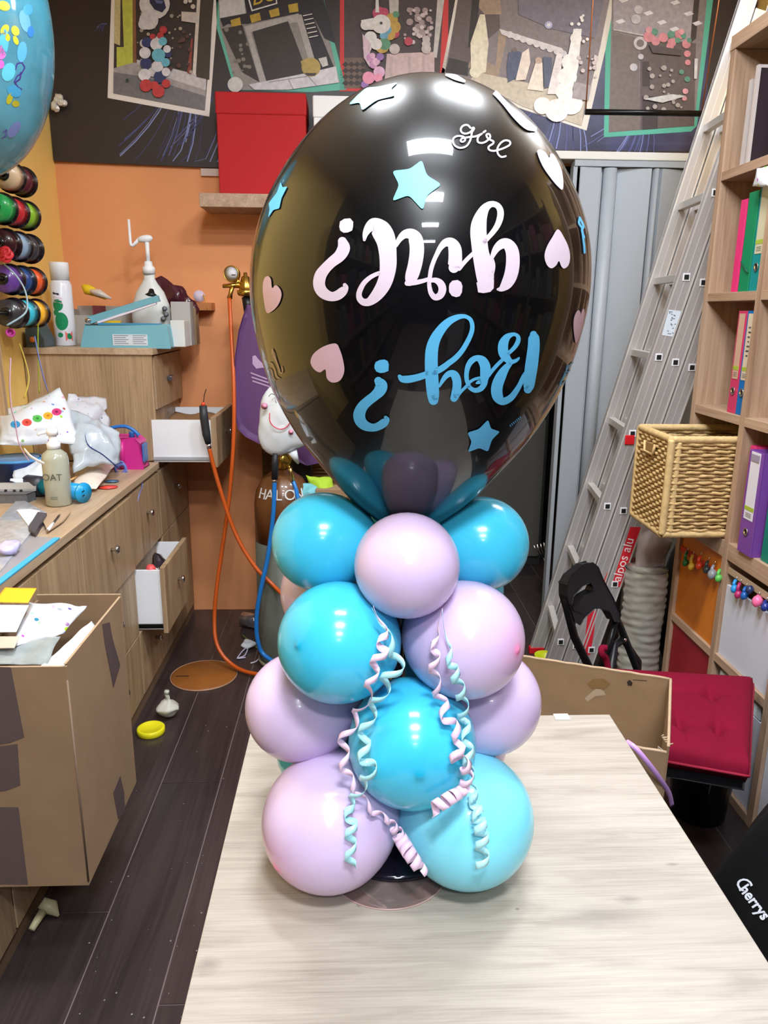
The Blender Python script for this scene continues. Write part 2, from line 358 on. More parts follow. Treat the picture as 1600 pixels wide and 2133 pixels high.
picture('photo_print', [(448,-50),(660,-60),(722,187),(650,192),(489,187),(452,60)], 0, (104,186,168), [
    ((150,144,142), [[(452,-50),(654,-50),(708,172),(600,187),(494,187),(458,55)]]), ((206,206,208), [[(455,-40),(505,-40),(512,30),(458,42)]]), ((48,44,50), [[(458,38),(640,4),(700,150),(690,162),(652,162),(640,100),(625,30),(620,28),(515,50),(475,50),(465,56)]]),
    ((48,44,50), [[(500,-50),(660,-50),(700,90),(676,80),(640,10),(590,16),(515,32)]]),
    ((180,176,176), [[(509,55),(622,28),(628,44),(520,68)], [(509,55),(522,66),(558,180),(545,184)], [(615,32),(628,30),(658,132),(646,136)]]),
    ((58,50,48), [[(526,66),(600,44),(640,150),(556,172)], [(462,60),(505,52),(540,170),(505,150)]]), ((130,126,120), specks(470, 60, 520, 150, 14, 2, 5)),
    ((190,160,60), [[(480,42),(500,36),(502,52),(483,56)], [(520,32),(541,26),(544,42),(524,48)], [(560,22),(580,16),(583,32),(564,37)], [(600,10),(620,6),(622,24),(603,27)]]),
    ((214,212,220), [[(518,176),(640,152),(700,138),(706,172),(600,187),(530,187)]]), ((150,150,160), [[(560,170),(640,158),(640,160),(560,172)], [(600,166),(610,186),(612,186),(602,166)], [(640,158),(660,180),(662,180),(643,158)]]),
    ((182,160,90), [(648,140,20), [(626,128),(640,120),(640,140),(630,140)]]), ((70,62,62), [[(634,152),(660,152),(656,158),(640,158)]]), ((206,206,206), [[(663,122),(680,118),(684,136),(672,140)], (490,176,16)]),
    ((226,226,224), [[(631+q*2.5, 32+q*9), (650+q*2.5, 28+q*9), (650.5+q*2.5, 30+q*9), (631.5+q*2.5, 34+q*9)] for q in range(6)]),
    ((230,230,232), [[(514,-12),(574,-25),(578,8),(524,24)]]), ((50,46,52), [[(517,-12),(572,-22),(575,6),(526,20)]])], 'teal-bordered photo of a black and yellow photo booth with a BOX sign')
tb = text_mb('BOX', .085, PY(525, 12, BY-.014), (PY(570, 1, BY-.014)-PY(525, 12, BY-.014)), Vector((.15,0,1)), .0003)
part('photo_lettering', tb, flat((205,180,70)), t_ban)
picture('photo_print', [(708,-50),(935,-50),(933,150),(900,190),(708,190)], 0, (208,70,70), [
    ((78,66,68), [[(717,-50),(926,-50),(915,180),(717,184)]]), ((112,92,80), [[(717,120),(760,120),(760,184),(717,184)]]), ((60,46,44), [[(720+12*a, 128+13*b), (727+12*a, 134+13*b), (720+12*a, 140+13*b), (713+12*a, 134+13*b)] for a in range(4) for b in range(4)]),
    ((196,192,190), [[(808,-50),(832,-50),(830,30),(812,30)], [(915,-50),(932,-50),(910,120),(902,120)]]),
    ((204,180,180), [[(806,112),(905,108),(905,180),(800,180)]]), ((190,168,168), [[(812,120),(818,120),(818,178),(812,178)], [(850,118),(856,118),(856,178),(850,178)], [(880,116),(885,116),(885,178),(880,178)]]),
    ((170,150,152), specks(842, 20, 900, 80, 26, 3, 8)), ((210,196,198), specks(842, 15, 900, 95, 26, 2, 5)), ((186,72,90), [(851,86,9), (822,70,10)]), ((200,190,190), [(822,102,11), (888,82,8), (888,92,9), (888,102,10)]),
    ((196,80,112), [(790,28,14), (800,26,10)]), ((196,160,80), [(816,40,13), (822,56,13), (812,72,12), (796,96,15)]), ((112,170,200), [(806,62,10), (800,74,9)]), ((96,150,120), [(802,92,12), (825,30,7)]),
    ((226,224,226), [(794,50,20), [(752,42),(785,36),(790,62),(757,62)], (762,52,11), (772,78,13), (784,92,12), (765,100,9)]), ((226,224,226), [[(783,-12),(788,-12),(790,26),(782,26)]]), ((60,60,70), [(794,48,3)]),
    ((214,190,206), [[(755,70),(772,90),(770,140),(758,120)]]), ((206,150,196), [(772,120,9), (778,135,8)]), ((226,180,212), [(784,128,8), (790,150,12), (776,116,6)]), ((150,110,180), [(792,118,8), (760,176,8)]), ((232,150,180), [(768,162,13), (788,162,9)])],
    'red-bordered photo of a unicorn balloon figure beside a candy table')
picture('photo_print', [(958,-50),(1290,-50),(1262,100),(1222,272),(1090,228),(918,160)], 0, (232,226,218), [
    ((140,130,134), [[(964,-50),(1280,-50),(1250,100),(1212,260),(1090,220),(926,152)]]), ((104,92,92), [[(958,-30),(1040,20),(1042,60),(985,110),(985,150),(930,150)]]), ((168,146,128), [[(985,-50),(1040,-20),(1045,30),(1010,30),(975,-10)], [(1040,60),(1058,64),(1038,160),(1030,160)], [(985,110),(1035,140),(1035,166),(975,140)]]),
    ((58,52,50), [[(985,-20),(1000,-10),(990,90),(975,100)], [(935,120),(975,130),(975,158),(928,150)]]),
    ((206,194,176), [[(992,150),(1070,166),(1220,200),(1212,262),(1090,222),(980,166)]]), ((128,122,138), [[(1080,-50),(1270,-50),(1240,80),(1150,60),(1080,30)]]),
    ((236,228,206), [[(1000,30),(1010,30),(1018,90),(1012,150),(982,160),(980,90)], (1002,70,12), (996,100,14), (1000,130,12), (990,150,12)]),
    ((224,220,224), [[(1040,60),(1170,100),(1180,112),(1160,108),(1045,72)]]+[(1062+14*q, 72+5*q, 7) for q in range(9)]), ((190,190,230), [(1143,52,8)]), ((246,246,255), [(1143,52,4)]),
    ((86,92,120), [[(1060,110),(1070,105),(1086,108),(1088,130),(1080,160),(1058,172),(1056,140)]]), ((120,104,104), [(1072,104,5)]),
    ((240,226,214), [[(1116,130),(1130,130),(1132,190),(1098,186)], [(1088,110),(1102,100),(1105,130),(1095,166),(1074,168)]]), ((206,176,160), [(1122,126,7)]), ((90,96,120), [[(1132,118),(1150,120),(1148,180),(1134,184)]]),
    ((238,230,232), [[(1160,110),(1172,112),(1164,196),(1140,196)]]),
    ((255,252,250), [[(1195,60),(1212,60),(1205,140),(1186,210),(1162,208),(1178,140)], (1200,80,12), (1188,130,18), (1182,160,20), (1175,190,18), (1190,215,24), (1160,230,24), (1130,220,18)]+specks(1180, 30, 1225, 130, 16, 2, 5)),
    ((170,160,162), [[(1196,170),(1232,178),(1226,210),(1192,204)]]), ((214,200,202), specks(1205, 110, 1245, 160, 12, 2, 5))], 'white-bordered photo of a wedding couple between cold fireworks')
picture('photo_print', [(1262,-50),(1492,-50),(1452,262),(1440,274),(1258,286),(1262,60)], 0, (92,180,158), [
    ((136,126,128), [[(1276,-50),(1478,-50),(1446,262),(1268,276)]]), ((166,158,166), [[(1278,-50),(1450,-50),(1440,90),(1278,62)]]), ((120,108,104), [[(1276,66),(1330,80),(1334,270),(1268,275)]]), ((98,86,86), [[(1334,80),(1450,90),(1446,262),(1334,270)]]), ((66,56,58), [[(1338,200),(1370,200),(1370,268),(1338,270)], [(1338,128),(1352,128),(1354,180),(1338,180)], [(1450,-50),(1462,-50),(1450,80),(1438,90)]]),
    ((226,222,232), [[(x, y), (x+14, y-5), (x+22, y+1), (x+8, y+6)] for x, y in [(1282,44),(1396,5),(1424,28),(1340,27),(1368,46),(1394,60),(1442,48),(1288,0)]]), ((196,190,190), [[(1278,60),(1350,74),(1350,77),(1278,63)]]),
    ((200,196,202), [(1334,90,14), (1325,40,10), (1330,20,9), (1320,140,8), (1335,118,6)]), ((120,112,114), [(1334,90,8)]),
    ((214,140,150), [(1352,76,12), (1366,86,9), (1382,78,10), (1400,88,9), (1416,72,10), (1430,92,9), (1432,112,7), (1433,130,6), (1396,96,8)]), ((96,150,130), [(1364,66,7), (1398,72,8), (1412,84,6), (1424,74,6), (1436,84,5), (1432,165,6), (1420,150,5)]), ((222,160,170), [(1428,190,6), (1426,205,5), (1352,62,7), (1420,66,6)]),
    ((170,160,156), specks(1345, 140, 1420, 230, 24, 2, 6)), ((206,206,206), [[(1447,122),(1454,122),(1452,164),(1446,164)], [(1340,206),(1400,196),(1430,200),(1380,214)]]), ((86,74,76), [[(1352,92),(1420,104),(1420,116),(1360,110)]])], 'teal-bordered photo of a pink and green balloon arch in a hall')
# silver foil rosette pinned at the banner's left edge
t = MB()
for q in range(9):
    a = rs.uniform(0, 6.28); r = rs.uniform(.008, .03); c = PY(122, 214, 3.66)+Vector((math.cos(a)*r, 0, math.sin(a)*r*1.3))
    t.lathe([(0, -.014), (.013, -.004), (.015, .004), (0, .016)], c, (rs.uniform(-1, 1), -1, rs.uniform(-1, 1)), 7, smooth=False)
t.tube([PY(122, 214, 3.66), PY(122, 214, 3.70)], .004, 6)
tag(part('foil_rosette', t, mat('silver_foil', (232,230,228), .3, metal=.35)), 'crumpled silver foil rosette stuck on the left end of the banner', 'rosette')
t = MB().box(tuple(PY(419, 366, 3.705)), tuple(PY(456, 352, 3.712)))
tag(part('paper_label', t, flat((214,196,190))), 'small white paper label under the banner left of the red box', 'label')
# black curtain rod with copper hanging wires
t = thing('hanging_rod', PY(1330, 232, 3.45), 'thin black rod hung on two copper wires in front of the banner', 'rod')
a, b = PY(1219, 233, 3.45), PY(1475, 237, 3.45)
part('bar', MB().tube([a, b], .0115, 10), BLACKM, t)
part('wire', MB().tube([PY(1220, 233, 3.45), PY(1238, -40, 3.45), PY(1240, -300, 3.45)], .003, 6), mat('copper', (176,112,74), .35, metal=.7), t)
part('wire', MB().tube([PY(1462, 233, 3.45), PY(1504, -40, 3.45), PY(1510, -300, 3.45)], .003, 6), MATS['copper'], t)

# wall shelf with the storage boxes
sf = 3.47
z1 = PY(450, 402, sf).z; z0 = PY(450, 431, sf).z; xl = PY(415, 415, sf).x
t = thing('wall_shelf', (0, YB, z0), 'thin oak wall shelf under the red and white boxes', 'shelf')
part('board', MB().box((xl, sf, z0), (.75, YB, z1)), SHY, t, bevel=.002)
part('bracket', MB().prism([(-.2, YB, z0), (-.2, sf+.05, z0), (-.2, YB, z0-.12)], (.015, 0, 0)), mat('grey_bracket', (120,120,120), .5), t)
RED = mat('red_fabric_box', (180,22,28), .75, noise=.03, nscale=4, bump=.08, bscale=14)
def store_box(label, pl, pr, zb, ztop_y, m, dep_=.2):
    x0 = PY(pl, 395, sf+.02).x; x1 = PY(pr, 395, sf+.02).x; zt = PY((pl+pr)/2, ztop_y, sf+.02).z; zl = zt-.085
    t = thing('storage_box', ((x0+x1)/2, sf+.02+dep_/2, zb), label, 'box')
    part('body', MB().box((x0+.002, sf+.022, zb), (x1-.002, sf+.016+dep_, zl+.01)), m, t, bevel=.004)
    part('lid', MB().box((x0-.001, sf+.018, zl), (x1+.001, sf+.02+dep_, zt)), m, t, bevel=.006)
store_box('red fabric storage box with lid on the wall shelf', 456, 640, z1, 192, RED)
store_box('white storage box with lid beside the red box on the wall shelf', 654, 830, z1, 200, mat('white_box', (232,232,236), .6, bump=.05, bscale=12))
# ================================================================ table
TZ = .75
tab_m = wood('tabletop_oak', (132,123,110), (165,156,145), (184,176,165), 'x', 2.6, rough=.42, lo=.24, hi=.76, knots=[(.165, .0, .085, .026, .5), (.21, .03, .022, .010, .5), (-.327, -.058, .020, .016, .45), (.30, -.10, .035, .016, .35), (.296, .094, .012, .004, .6), (.059, .018, .004, .003, .9), (-.147, .031, .005, .004, .9), (.16, -.072, .05, .010, .25), (.23, .43, .05, .012, .3)])
fl_, fr_ = PZ(527, 1497, TZ), PZ(1278, 1497, TZ); nl, nr = PZ(357, 2133, TZ), PZ(1600, 2010, TZ)
yb = fl_.y; xr = (fr_.x+nr.x)/2; xl_ = (PZ(527, 1548, TZ).x+nl.x)/2
t = thing('table', ((xl_+xr)/2, .8, 0), 'light oak laminate table in front carrying the balloon column', 'table')
part('tabletop', MB().box((xl_, .12, TZ-.022), (xr, yb, TZ)), tab_m, t, bevel=.0012)
for x in (xl_+.05, xr-.05):
    for y in (.18, yb-.06): part('leg', MB().box((x-.022, y-.022, 0), (x+.022, y+.022, TZ-.022)), BLACKM, t, bevel=.002)
part('apron', MB().box((xl_+.06, yb-.075, TZ-.07), (xr-.06, yb-.055, TZ-.022)), BLACKM, t)
m = MB(); p = PZ(1170, 1495, TZ)
m.box((p.x-.014, yb-.02, TZ+.0003), (p.x+.014, yb-.0005, TZ+.003)); tag(part('clear_tape_piece', m, mat('tape', (226,228,228), .2)), 'scrap of clear tape at the far edge of the oak table', 'tape')
# ================================================================ balloon column
AX = Vector((.0625, .975, TZ))
col = thing('balloon_column', AX, 'balloon column of pink and blue balloons topped by a large black printed balloon', 'balloon column')
base = MB().lathe([(0, 0), (.106, 0), (.108, .003), (.10, .008), (.03, .022), (.012, .03), (.012, .44), (0, .44)], AX+Vector((0,0,.001)), seg=48)
part('base', base, mat('base_black', (26,22,38), .12, coat=.6), col)
cf = PZ(812, 1897, TZ); ccx = PZ(812, 1860, TZ)
part('clear_disc', MB().lathe([(0, 0), (.0845, 0), (.0845, .0012), (0, .0012)], (ccx.x, cf.y+.086, TZ+.0004), seg=48), mat('clear_disc', (250,246,244), .1, alpha=.012), col)
part('clear_rim', MB().lathe([(.0846, 0), (.0862, 0), (.0862, .0014), (.0846, .0014), (.0846, 0)], (ccx.x, cf.y+.086, TZ+.0004), seg=64), mat('clear_rim', (236,200,194), .2, alpha=.5), col)
BLUE = mat('latex_blue', (68,198,236), .2, sss=.15, coat=.2)
BLUE2 = mat('latex_pale_blue', (128,222,244), .22, sss=.15, coat=.2)
PINK = mat('latex_pink', (212,190,228), .22, sss=.15, coat=.2)
def latex_depth(m, deep):
    """Latex is thicker and so deeper in colour at the balloon's tip."""
    nt = m.node_tree; b = nt.nodes['Principled BSDF']; a = nt.nodes.new('ShaderNodeAttribute'); a.attribute_name = 'latex_depth'
    mx = nt.nodes.new('ShaderNodeMixRGB'); mx.inputs['Color1'].default_value = b.inputs['Base Color'].default_value[:]; mx.inputs['Color2'].default_value = (*srgb(deep), 1); mx.use_clamp = True
    cl = nt.nodes.new('ShaderNodeClamp'); nt.links.new(a.outputs['Fac'], cl.inputs[0]); nt.links.new(cl.outputs[0], mx.inputs['Fac']); nt.links.new(mx.outputs['Color'], b.inputs['Base Color'])
latex_depth(BLUE, (30,166,204)); latex_depth(BLUE2, (100,200,226)); latex_depth(PINK, (240,136,184))
BLUED = mat('latex_blue_thick', (52,192,228), .35); PINKD = mat('latex_pink_thick', (246,166,204), .35)
def small_balloon(c, R, color, label=None, tipdir=None, knot=True):
    """Latex balloon tied to the pole: round outer end with a darker tip, tapering to its knot."""
    c = Vector(c); out = Vector((c.x-AX.x, c.y-AX.y, 0)).normalized() if tipdir is None else Vector(tipdir).normalized()
    prof = []; wt = [0, 0]
    angs = [math.pi*i/26 for i in range(24)]+[math.pi-q for q in (.30, .24, .19, .15, .12, .095, .075, .055, .035, .015, 0)]
    n = len(angs)-1
    for i, a in enumerate(angs):     # 0 at the knot end
        wt.append((1.0*math.exp(-((math.pi-a)/.085)**2)+.35*math.exp(-((math.pi-a)/.42)**2)) if tipdir else 0)
        x = -math.cos(a)*R*(1.0 if a > math.pi/2 else 1.16); r = math.sin(a)*R
        if a < math.pi/2: r *= 1-.10*(1-math.sin(a))
        x += .0016*math.exp(-((math.pi-a)/.06)**2) if tipdir else 0
        prof.append((max(r, 0 if i in (n,) else .0004), x))
    prof.insert(0, (.009, -R*1.22)); prof.insert(0, (.004, -R*1.20))
    o = part('balloon', MB().lathe(prof, c, out, 40), {'b': BLUE, 'c': BLUE2, 'p': PINK}[color], col, label=label)
    at_ = o.data.attributes.new('latex_depth', 'FLOAT', 'POINT'); at_.data.foreach_set('value', [w_ for w_ in wt for _ in range(40)])
    return o
SB = [((-.031,.879,.842), .0895, 'p', 'pink balloon at front left of the lowest ring', (-.75,-.62,-.30)),
      ((.154,.880,.842), .0895, 'c', 'pale blue balloon at front right of the lowest ring', None),
      ((-.031,1.068,.842), .0895, 'b', 'blue balloon at the back left of the lowest ring', None),
      ((.154,1.068,.842), .0895, 'p', 'pink balloon at the back right of the lowest ring', None),
      ((.077,.866,.966), .082, 'b', 'blue balloon at the front of the second ring', (.03,-1,.06)),
      ((-.072,.948,.974), .0745, 'p', 'pink balloon at the left of the second ring', None),
      ((.189,.955,.975), .0745, 'p', 'pink balloon at the right of the second ring', None),
      ((.065,1.09,.975), .075, 'b', 'balloon at the back of the second ring', None),
      ((-.017,.872,1.104), .0752, 'b', 'blue balloon at front left of the third ring', (-.64,-.78,.30)),
      ((.144,.888,1.099), .0748, 'p', 'pink balloon at front right of the third ring', (.76,-.66,.10)),
      ((-.030,1.055,1.100), .0752, 'p', 'pink balloon at the back left of the third ring', None),
      ((.150,1.060,1.100), .0752, 'b', 'balloon at the back right of the third ring', None),
      ((.066,.865,1.206), .0635, 'p', 'pink balloon at the front of the top ring', None),
      ((-.040,.972,1.203), .0665, 'b', 'blue balloon at the left of the top ring', None),
      ((.176,.985,1.196), .0645, 'b', 'blue balloon at the right of the top ring', None),
      ((.068,1.085,1.20), .0645, 'b', 'blue balloon at the back of the top ring', None)]
for c, R, k, lab, td in SB: small_balloon(c, R, k, lab, td)
m = MB().lathe([(.0035,0),(.0065,.004),(.004,.009),(.006,.013),(.002,.016)], (.098,.872,1.144), (.3,-.5,-1), 12)
part('knot', m, PINKD, col)
# the large black balloon: a turned pear, leaning very slightly
RK = [0.012,0.0464,0.0808,0.1158,0.1538,0.1853,0.2022,0.209,0.2015,0.1765,0.1405,0.1020,0.0575,0]
ZK = [1.20,1.23,1.26,1.30,1.35,1.41,1.47,1.53,1.59,1.65,1.6952,1.7322,1.7552,1.7672]
pp = smooth_path(list(zip(RK, ZK)), 7)
seg = 96; vs = []
def bx0(z): return .0775+(.0887-.0775)*(z-1.2)/.6
BD = .99
def cr(z):
    return z
prof = [(max(r, 0), z) for r, z in pp]
# round the crown: replace the last stretch by an ellipse meeting the profile
zc, rc = 1.6952, .1405
prof = [(r, z) for r, z in prof if z < 1.64]
r64 = prof[-1][0]; z64 = prof[-1][1]
for i in range(1, 22):
    a = i/21*math.pi/2
    # superellipse from (r64, z64) towards the pole with the tangent of the pear
    s0 = .62
    aa = s0+(math.pi/2-s0)*i/21
    H = (1.7672-z64)/(1-math.sin(s0)); 
    prof.append((r64*math.cos(aa)/math.cos(s0), z64+H*(math.sin(aa)-math.sin(s0))))
mb = MB()
for r, z in prof:
    for k in range(seg):
        a = 2*math.pi*k/seg; mb.v.append(Vector((bx0(z)+max(r, 1e-5)*math.cos(a), BD+max(r, 1e-5)*math.sin(a), z)))
for i in range(len(prof)-1):
    for k in range(seg): mb.f.append((i*seg+k, i*seg+(k+1) % seg, (i+1)*seg+(k+1) % seg, (i+1)*seg+k)); mb.m.append(0); mb.sm.append(True)
BLK = mat('latex_black', (7,7,10), .30, ior=1.5, coat=.85, spec=.22)
bvh = BVHTree.FromPolygons([tuple(v) for v in mb.v], mb.f)
big = part('printed_balloon', mb, BLK, col, label='large glossy black pear-shaped balloon printed with stars, hearts and upside-down words')
LIFT = [.0006]
def lift():
    LIFT[0] += .00003
    if LIFT[0] > .0012: LIFT[0] = .0006
def hit(px, py, off=None):
    off = LIFT[0] if off is None else off
    d = ray(px, py).normalized(); p, n, i, dist = bvh.ray_cast(CAM, d)
    if p is None: return None
    r = Vector((p.x-bx0(p.z), p.y-BD, 0)).normalized()
    n = n if n.dot(d) < 0 else -n
    return p+n*off-d*.0006
def decal_fan(pts, mb, rings=5, n=2):
    lift()
    if n > 1:
        q = []
        for i in range(len(pts)):
            a, b = pts[i], pts[(i+1) % len(pts)]
            for k in range(n): q.append((a[0]+(b[0]-a[0])*k/n, a[1]+(b[1]-a[1])*k/n))
        pts = q
    cx = sum(p[0] for p in pts)/len(pts); cy = sum(p[1] for p in pts)/len(pts)
    vs = []; N = len(pts)
    for r in range(1, rings+1):
        for p in pts:
            h = hit(cx+(p[0]-cx)*r/rings, cy+(p[1]-cy)*r/rings)
            if h is None: return
            vs.append(h)
    c = hit(cx, cy); vs.append(c); fs = [(len(vs)-1, k, (k+1) % N) for k in range(N)]
    for r in range(rings-1):
        for k in range(N): fs.append((r*N+k, (r+1)*N+k, (r+1)*N+(k+1) % N, r*N+(k+1) % N))
    mb.add(vs, fs, 0, True)
def decal_stroke(pts, mb, ox=0, oy=0, sc=1, wd=None):
    """A brush stroke (x, y, width) traced with round ends and laid on the balloon's skin."""
    lift()
    P = smooth_path([(p[0], p[1], p[2] if wd is None else wd) for p in pts], 6)
    P = [(ox+x/sc, oy+y/sc, w_/sc) for x, y, w_ in P]
    def disc(x, y, r):
        c = hit(x, y); ring = [hit(x+r*math.cos(a*math.pi/7), y+r*math.sin(a*math.pi/7)) for a in range(14)]
        if c is None or None in ring: return
        mb.add([c]+ring, [(0, i+1, (i+1) % 14+1) for i in range(14)], 0, True)
    disc(P[0][0], P[0][1], P[0][2]/2*.98); disc(P[-1][0], P[-1][1], P[-1][2]/2*.98)
    rows = []
    for i, (x, y, w_) in enumerate(P):
        a = P[max(0, i-1)]; b = P[min(len(P)-1, i+1)]
        tx, ty = b[0]-a[0], b[1]-a[1]; l = math.hypot(tx, ty) or 1; nx, ny = -ty/l, tx/l
        rows.append([hit(x+nx*w_/2*s, y+ny*w_/2*s) for s in (-1, -.5, 0, .5, 1)])
    for a, b in zip(rows, rows[1:]):
        if None in a or None in b: continue
        mb.add(a+b, [(k, k+1, k+6, k+5) for k in range(4)], 0, True)
PPK = mat('print_pink', (216,198,212), .5); PPK2 = mat('print_dusky_pink', (212,176,190), .5); PBL = mat('print_blue', (92,184,232), .5); PCY = mat('print_cyan', (112,214,234), .5)
A = dict(ox=640, oy=440, sc=6.667); B = dict(ox=860, oy=410, sc=6.667); Cc = dict(ox=720, oy=640, sc=7.273); D = dict(ox=920, oy=640, sc=7.273); E_ = dict(ox=930, oy=240, sc=10.667)
g = MB()
decal_fan([(640+x/6.667, 440+y/6.667) for x, y in [(460,145),(520,108),(600,102),(643,150),(640,220),(628,270),(570,297),(510,302),(462,270),(449,215)]], g)
decal_stroke([(492,420,125),(512,500,172),(490,570,172),(440,635,160),(345,710,145),(255,800,148),(190,895,165),(170,1010,165),(200,1100,160),(268,1160,145),(350,1185,128),(430,1165,135),(500,1110,125),(535,1060,85),(525,1025,55)], g, **A)
decal_stroke([(797,400,40),(812,320,80),(860,235,130),(930,195,200),(1010,250,270),(1070,340,280),(1105,450,262),(1122,600,240),(1126,740,232),(1110,880,212),(1072,1000,200),(1010,1110,180),(935,1200,150),(860,1258,112),(790,1262,98),(738,1222,88),(722,1160,78),(740,1090,74),(790,1000,68),(870,925,62),(950,880,58),(1010,860,58)], g, **A)
decal_stroke([(1235,480,50),(1285,390,80),(1355,325,115),(1440,320,155),(1500,380,195),(1522,480,200),(1520,600,198),(1502,720,195),(1480,810,190),(1455,890,182),(1432,950,150),(1420,985,110)], g, **A)
decal_stroke([(1390,1000,75),(1500,990,70),(1600,970,60),(1690,940,52)], g, **A)
decal_stroke([(225,1185,55),(232,1260,60),(255,1340,70),(310,1395,85),(380,1365,100),(410,1280,108),(380,1200,100),(310,1158,72),(235,1165,52)], g, **B)
decal_stroke([(232,1180,58),(238,1100,58),(255,1000,60),(288,900,60),(330,805,62),(385,705,78),(455,640,110),(530,645,150),(580,720,180),(588,850,188),(580,950,188),(568,985,150)], g, **B)
decal_stroke([(640,1000,60),(700,925,58),(765,855,58),(840,785,56)], g, **B)
decal_fan([(860+x/6.667, 410+y/6.667) for x, y in [(510,1205),(548,1165),(620,1155),(668,1185),(687,1240),(680,1325),(650,1378),(600,1393),(540,1375),(502,1320),(500,1250)]], g)
decal_stroke([(1003,1240,190),(1000,1100,245),(965,900,245),(938,780,228),(920,640,226),(907,500,225),(915,380,210),(945,270,170),(995,170,125),(1060,115,92),(1125,108,82),(1182,140,84),(1212,210,90),(1205,300,90),(1170,400,82),(1110,490,72),(1050,560,66),(990,630,60)], g, **B)
decal_fan([(860+x/6.667, 410+y/6.667) for x, y in [(880,1190),(1122,1150),(1118,1270),(1070,1320),(980,1337),(902,1326)]], g)
decal_stroke([(1085,880,36),(1112,800,70),(1165,710,105),(1240,655,138),(1312,665,160),(1368,745,180),(1383,880,188),(1370,1020,188),(1338,1130,178),(1290,1215,150),(1225,1275,85),(1175,1285,35)], g, **B)
decal_stroke([(1090,870,60),(1100,960,80),(1085,1060,80)], g, **B)
part('lettering', g, PPK, big, label='upside-down pink word girl?')
b = MB()
decal_fan([(720+x/7.273, 640+y/7.273) for x, y in [(460,825),(520,795),(590,787),(640,810),(657,860),(652,960),(590,985),(530,992),(470,970),(442,920),(442,870)]], b)
decal_stroke([(500,1110,125),(540,1175,188),(522,1255,178),(445,1335,150),(350,1410,148),(268,1490,158),(222,1575,175),(212,1650,178),(240,1730,168),(310,1790,145),(410,1815,120),(500,1795,122),(580,1745,128),(622,1695,95),(610,1662,55)], b, **Cc)
decal_stroke([(818,1040,55),(860,1080,100),(950,1085,112),(1080,1060,105),(1200,1022,102),(1400,950,96),(1500,890,92),(1555,845,86),(1655,770,84),(1755,660,78),(1835,530,74),(1895,400,70),(1915,290,66),(1890,190,62),(1825,142,58),(1755,135,68),(1675,155,88),(1575,205,110),(1485,285,130),(1405,390,150),(1345,500,168),(1310,620,186),(1298,750,192),(1298,900,195),(1305,1050,196),(1315,1200,192),(1325,1320,180),(1330,1400,150)], b, **Cc)
decal_stroke([(-35,1190,36),(10,1110,60),(65,1035,82),(130,998,100),(190,1020,125),(225,1100,132),(228,1200,132),(210,1300,132),(185,1370,115)], b, **D)
decal_stroke([(240,1330,50),(300,1260,46),(370,1190,46),(420,1130,44),(490,1085,44),(570,1065,44)], b, **D)
decal_stroke([(410,1190,58),(378,1100,66),(372,1000,68),(395,890,78),(450,805,90),(530,765,88),(605,800,135),(650,880,155),(655,970,155),(640,1080,125),(640,1150,90),(590,1222,85),(510,1252,72),(445,1228,66),(400,1185,60)], b, **D)
decal_stroke([(530,1145,36),(580,1120,80),(620,1090,100)], b, **D)
decal_stroke([(700,1040,56),(760,960,56),(830,880,56),(905,805,56)], b, **D)
decal_stroke([(1165,768,34),(1125,803,52),(1060,822,70),(1000,790,110),(950,720,150),(925,640,155),(935,540,145),(985,455,105),(1050,415,66),(1110,410,52),(1155,450,62),(1150,520,70),(1100,605,64),(1015,690,55)], b, **D)
decal_stroke([(1040,840,70),(960,930,115),(895,1040,155),(845,1160,170),(830,1270,172),(852,1360,160),(905,1418,118),(970,1410,108),(1050,1360,98),(1120,1270,85),(1180,1170,74),(1220,1080,70),(1260,1000,60)], b, **D)
decal_stroke([(1385,410,110),(1390,460,165),(1388,600,180),(1372,750,188),(1352,900,192),(1330,1060,180),(1315,1180,165),(1300,1240,125)], b, **D)
part('lettering', b, PBL, big, label='upside-down blue word Boy?')
s = MB()
for st in [[(530,295),(480,240),(420,228),(350,260),(315,330),(335,390),(400,422),(480,410),(545,370),(590,315)],
           [(590,320),(560,400),(545,500),(510,600),(450,690),(370,730),(280,735),(190,690),(142,610),(155,530),(220,482),(300,475),(370,490),(410,535),(400,580),(350,605),(312,580),(340,530),(400,515),(500,500),(650,480),(780,425)],
           [(770,430),(710,480),(685,550),(700,610),(770,630),(850,610),(920,560),(965,500),(950,440),(905,430),(882,460),(910,520),(980,565),(1040,600),(1020,650),(950,695),(925,745),(960,790),(1040,805),(1120,790),(1250,750),(1370,690),(1410,640),(1390,590),(1320,570),(1250,590),(1180,650),(1130,740),(1125,820),(1150,890),(1220,940),(1310,920)]]:
    decal_stroke([(x, y, 40) for x, y in st], s, **E_)
decal_stroke([(590,310,80),(575,355,60)], s, **E_); decal_stroke([(815,395,40),(860,365,44)], s, **E_)
part('lettering', s, PPK, big, label='small white handwritten word girl')
s = MB()
for st in [[(190,1110),(195,1180),(240,1280),(275,1380),(300,1440),(332,1430),(320,1360)], [(200,1130),(225,1200),(255,1300),(290,1400)], [(135,1300),(180,1310),(225,1400),(245,1480),(290,1520)], [(130,1390),(175,1400),(200,1500),(230,1540)]]:
    decal_stroke([(x, y, 14) for x, y in st], s, ox=540, oy=560, sc=6.667)
part('lettering', s, mat('print_faint', (172,150,140), .4), big, label='faint handwritten word at the left rim')
s = MB()
for st in [[(680,1200),(560,1330),(500,1430),(440,1560),(380,1690)], [(550,1270),(515,1370),(540,1430),(625,1370)], [(510,1470),(430,1600),(370,1720),(440,1690),(530,1600)]]:
    decal_stroke([(x, y, 22) for x, y in st], s, ox=1130, oy=640, sc=10.66)
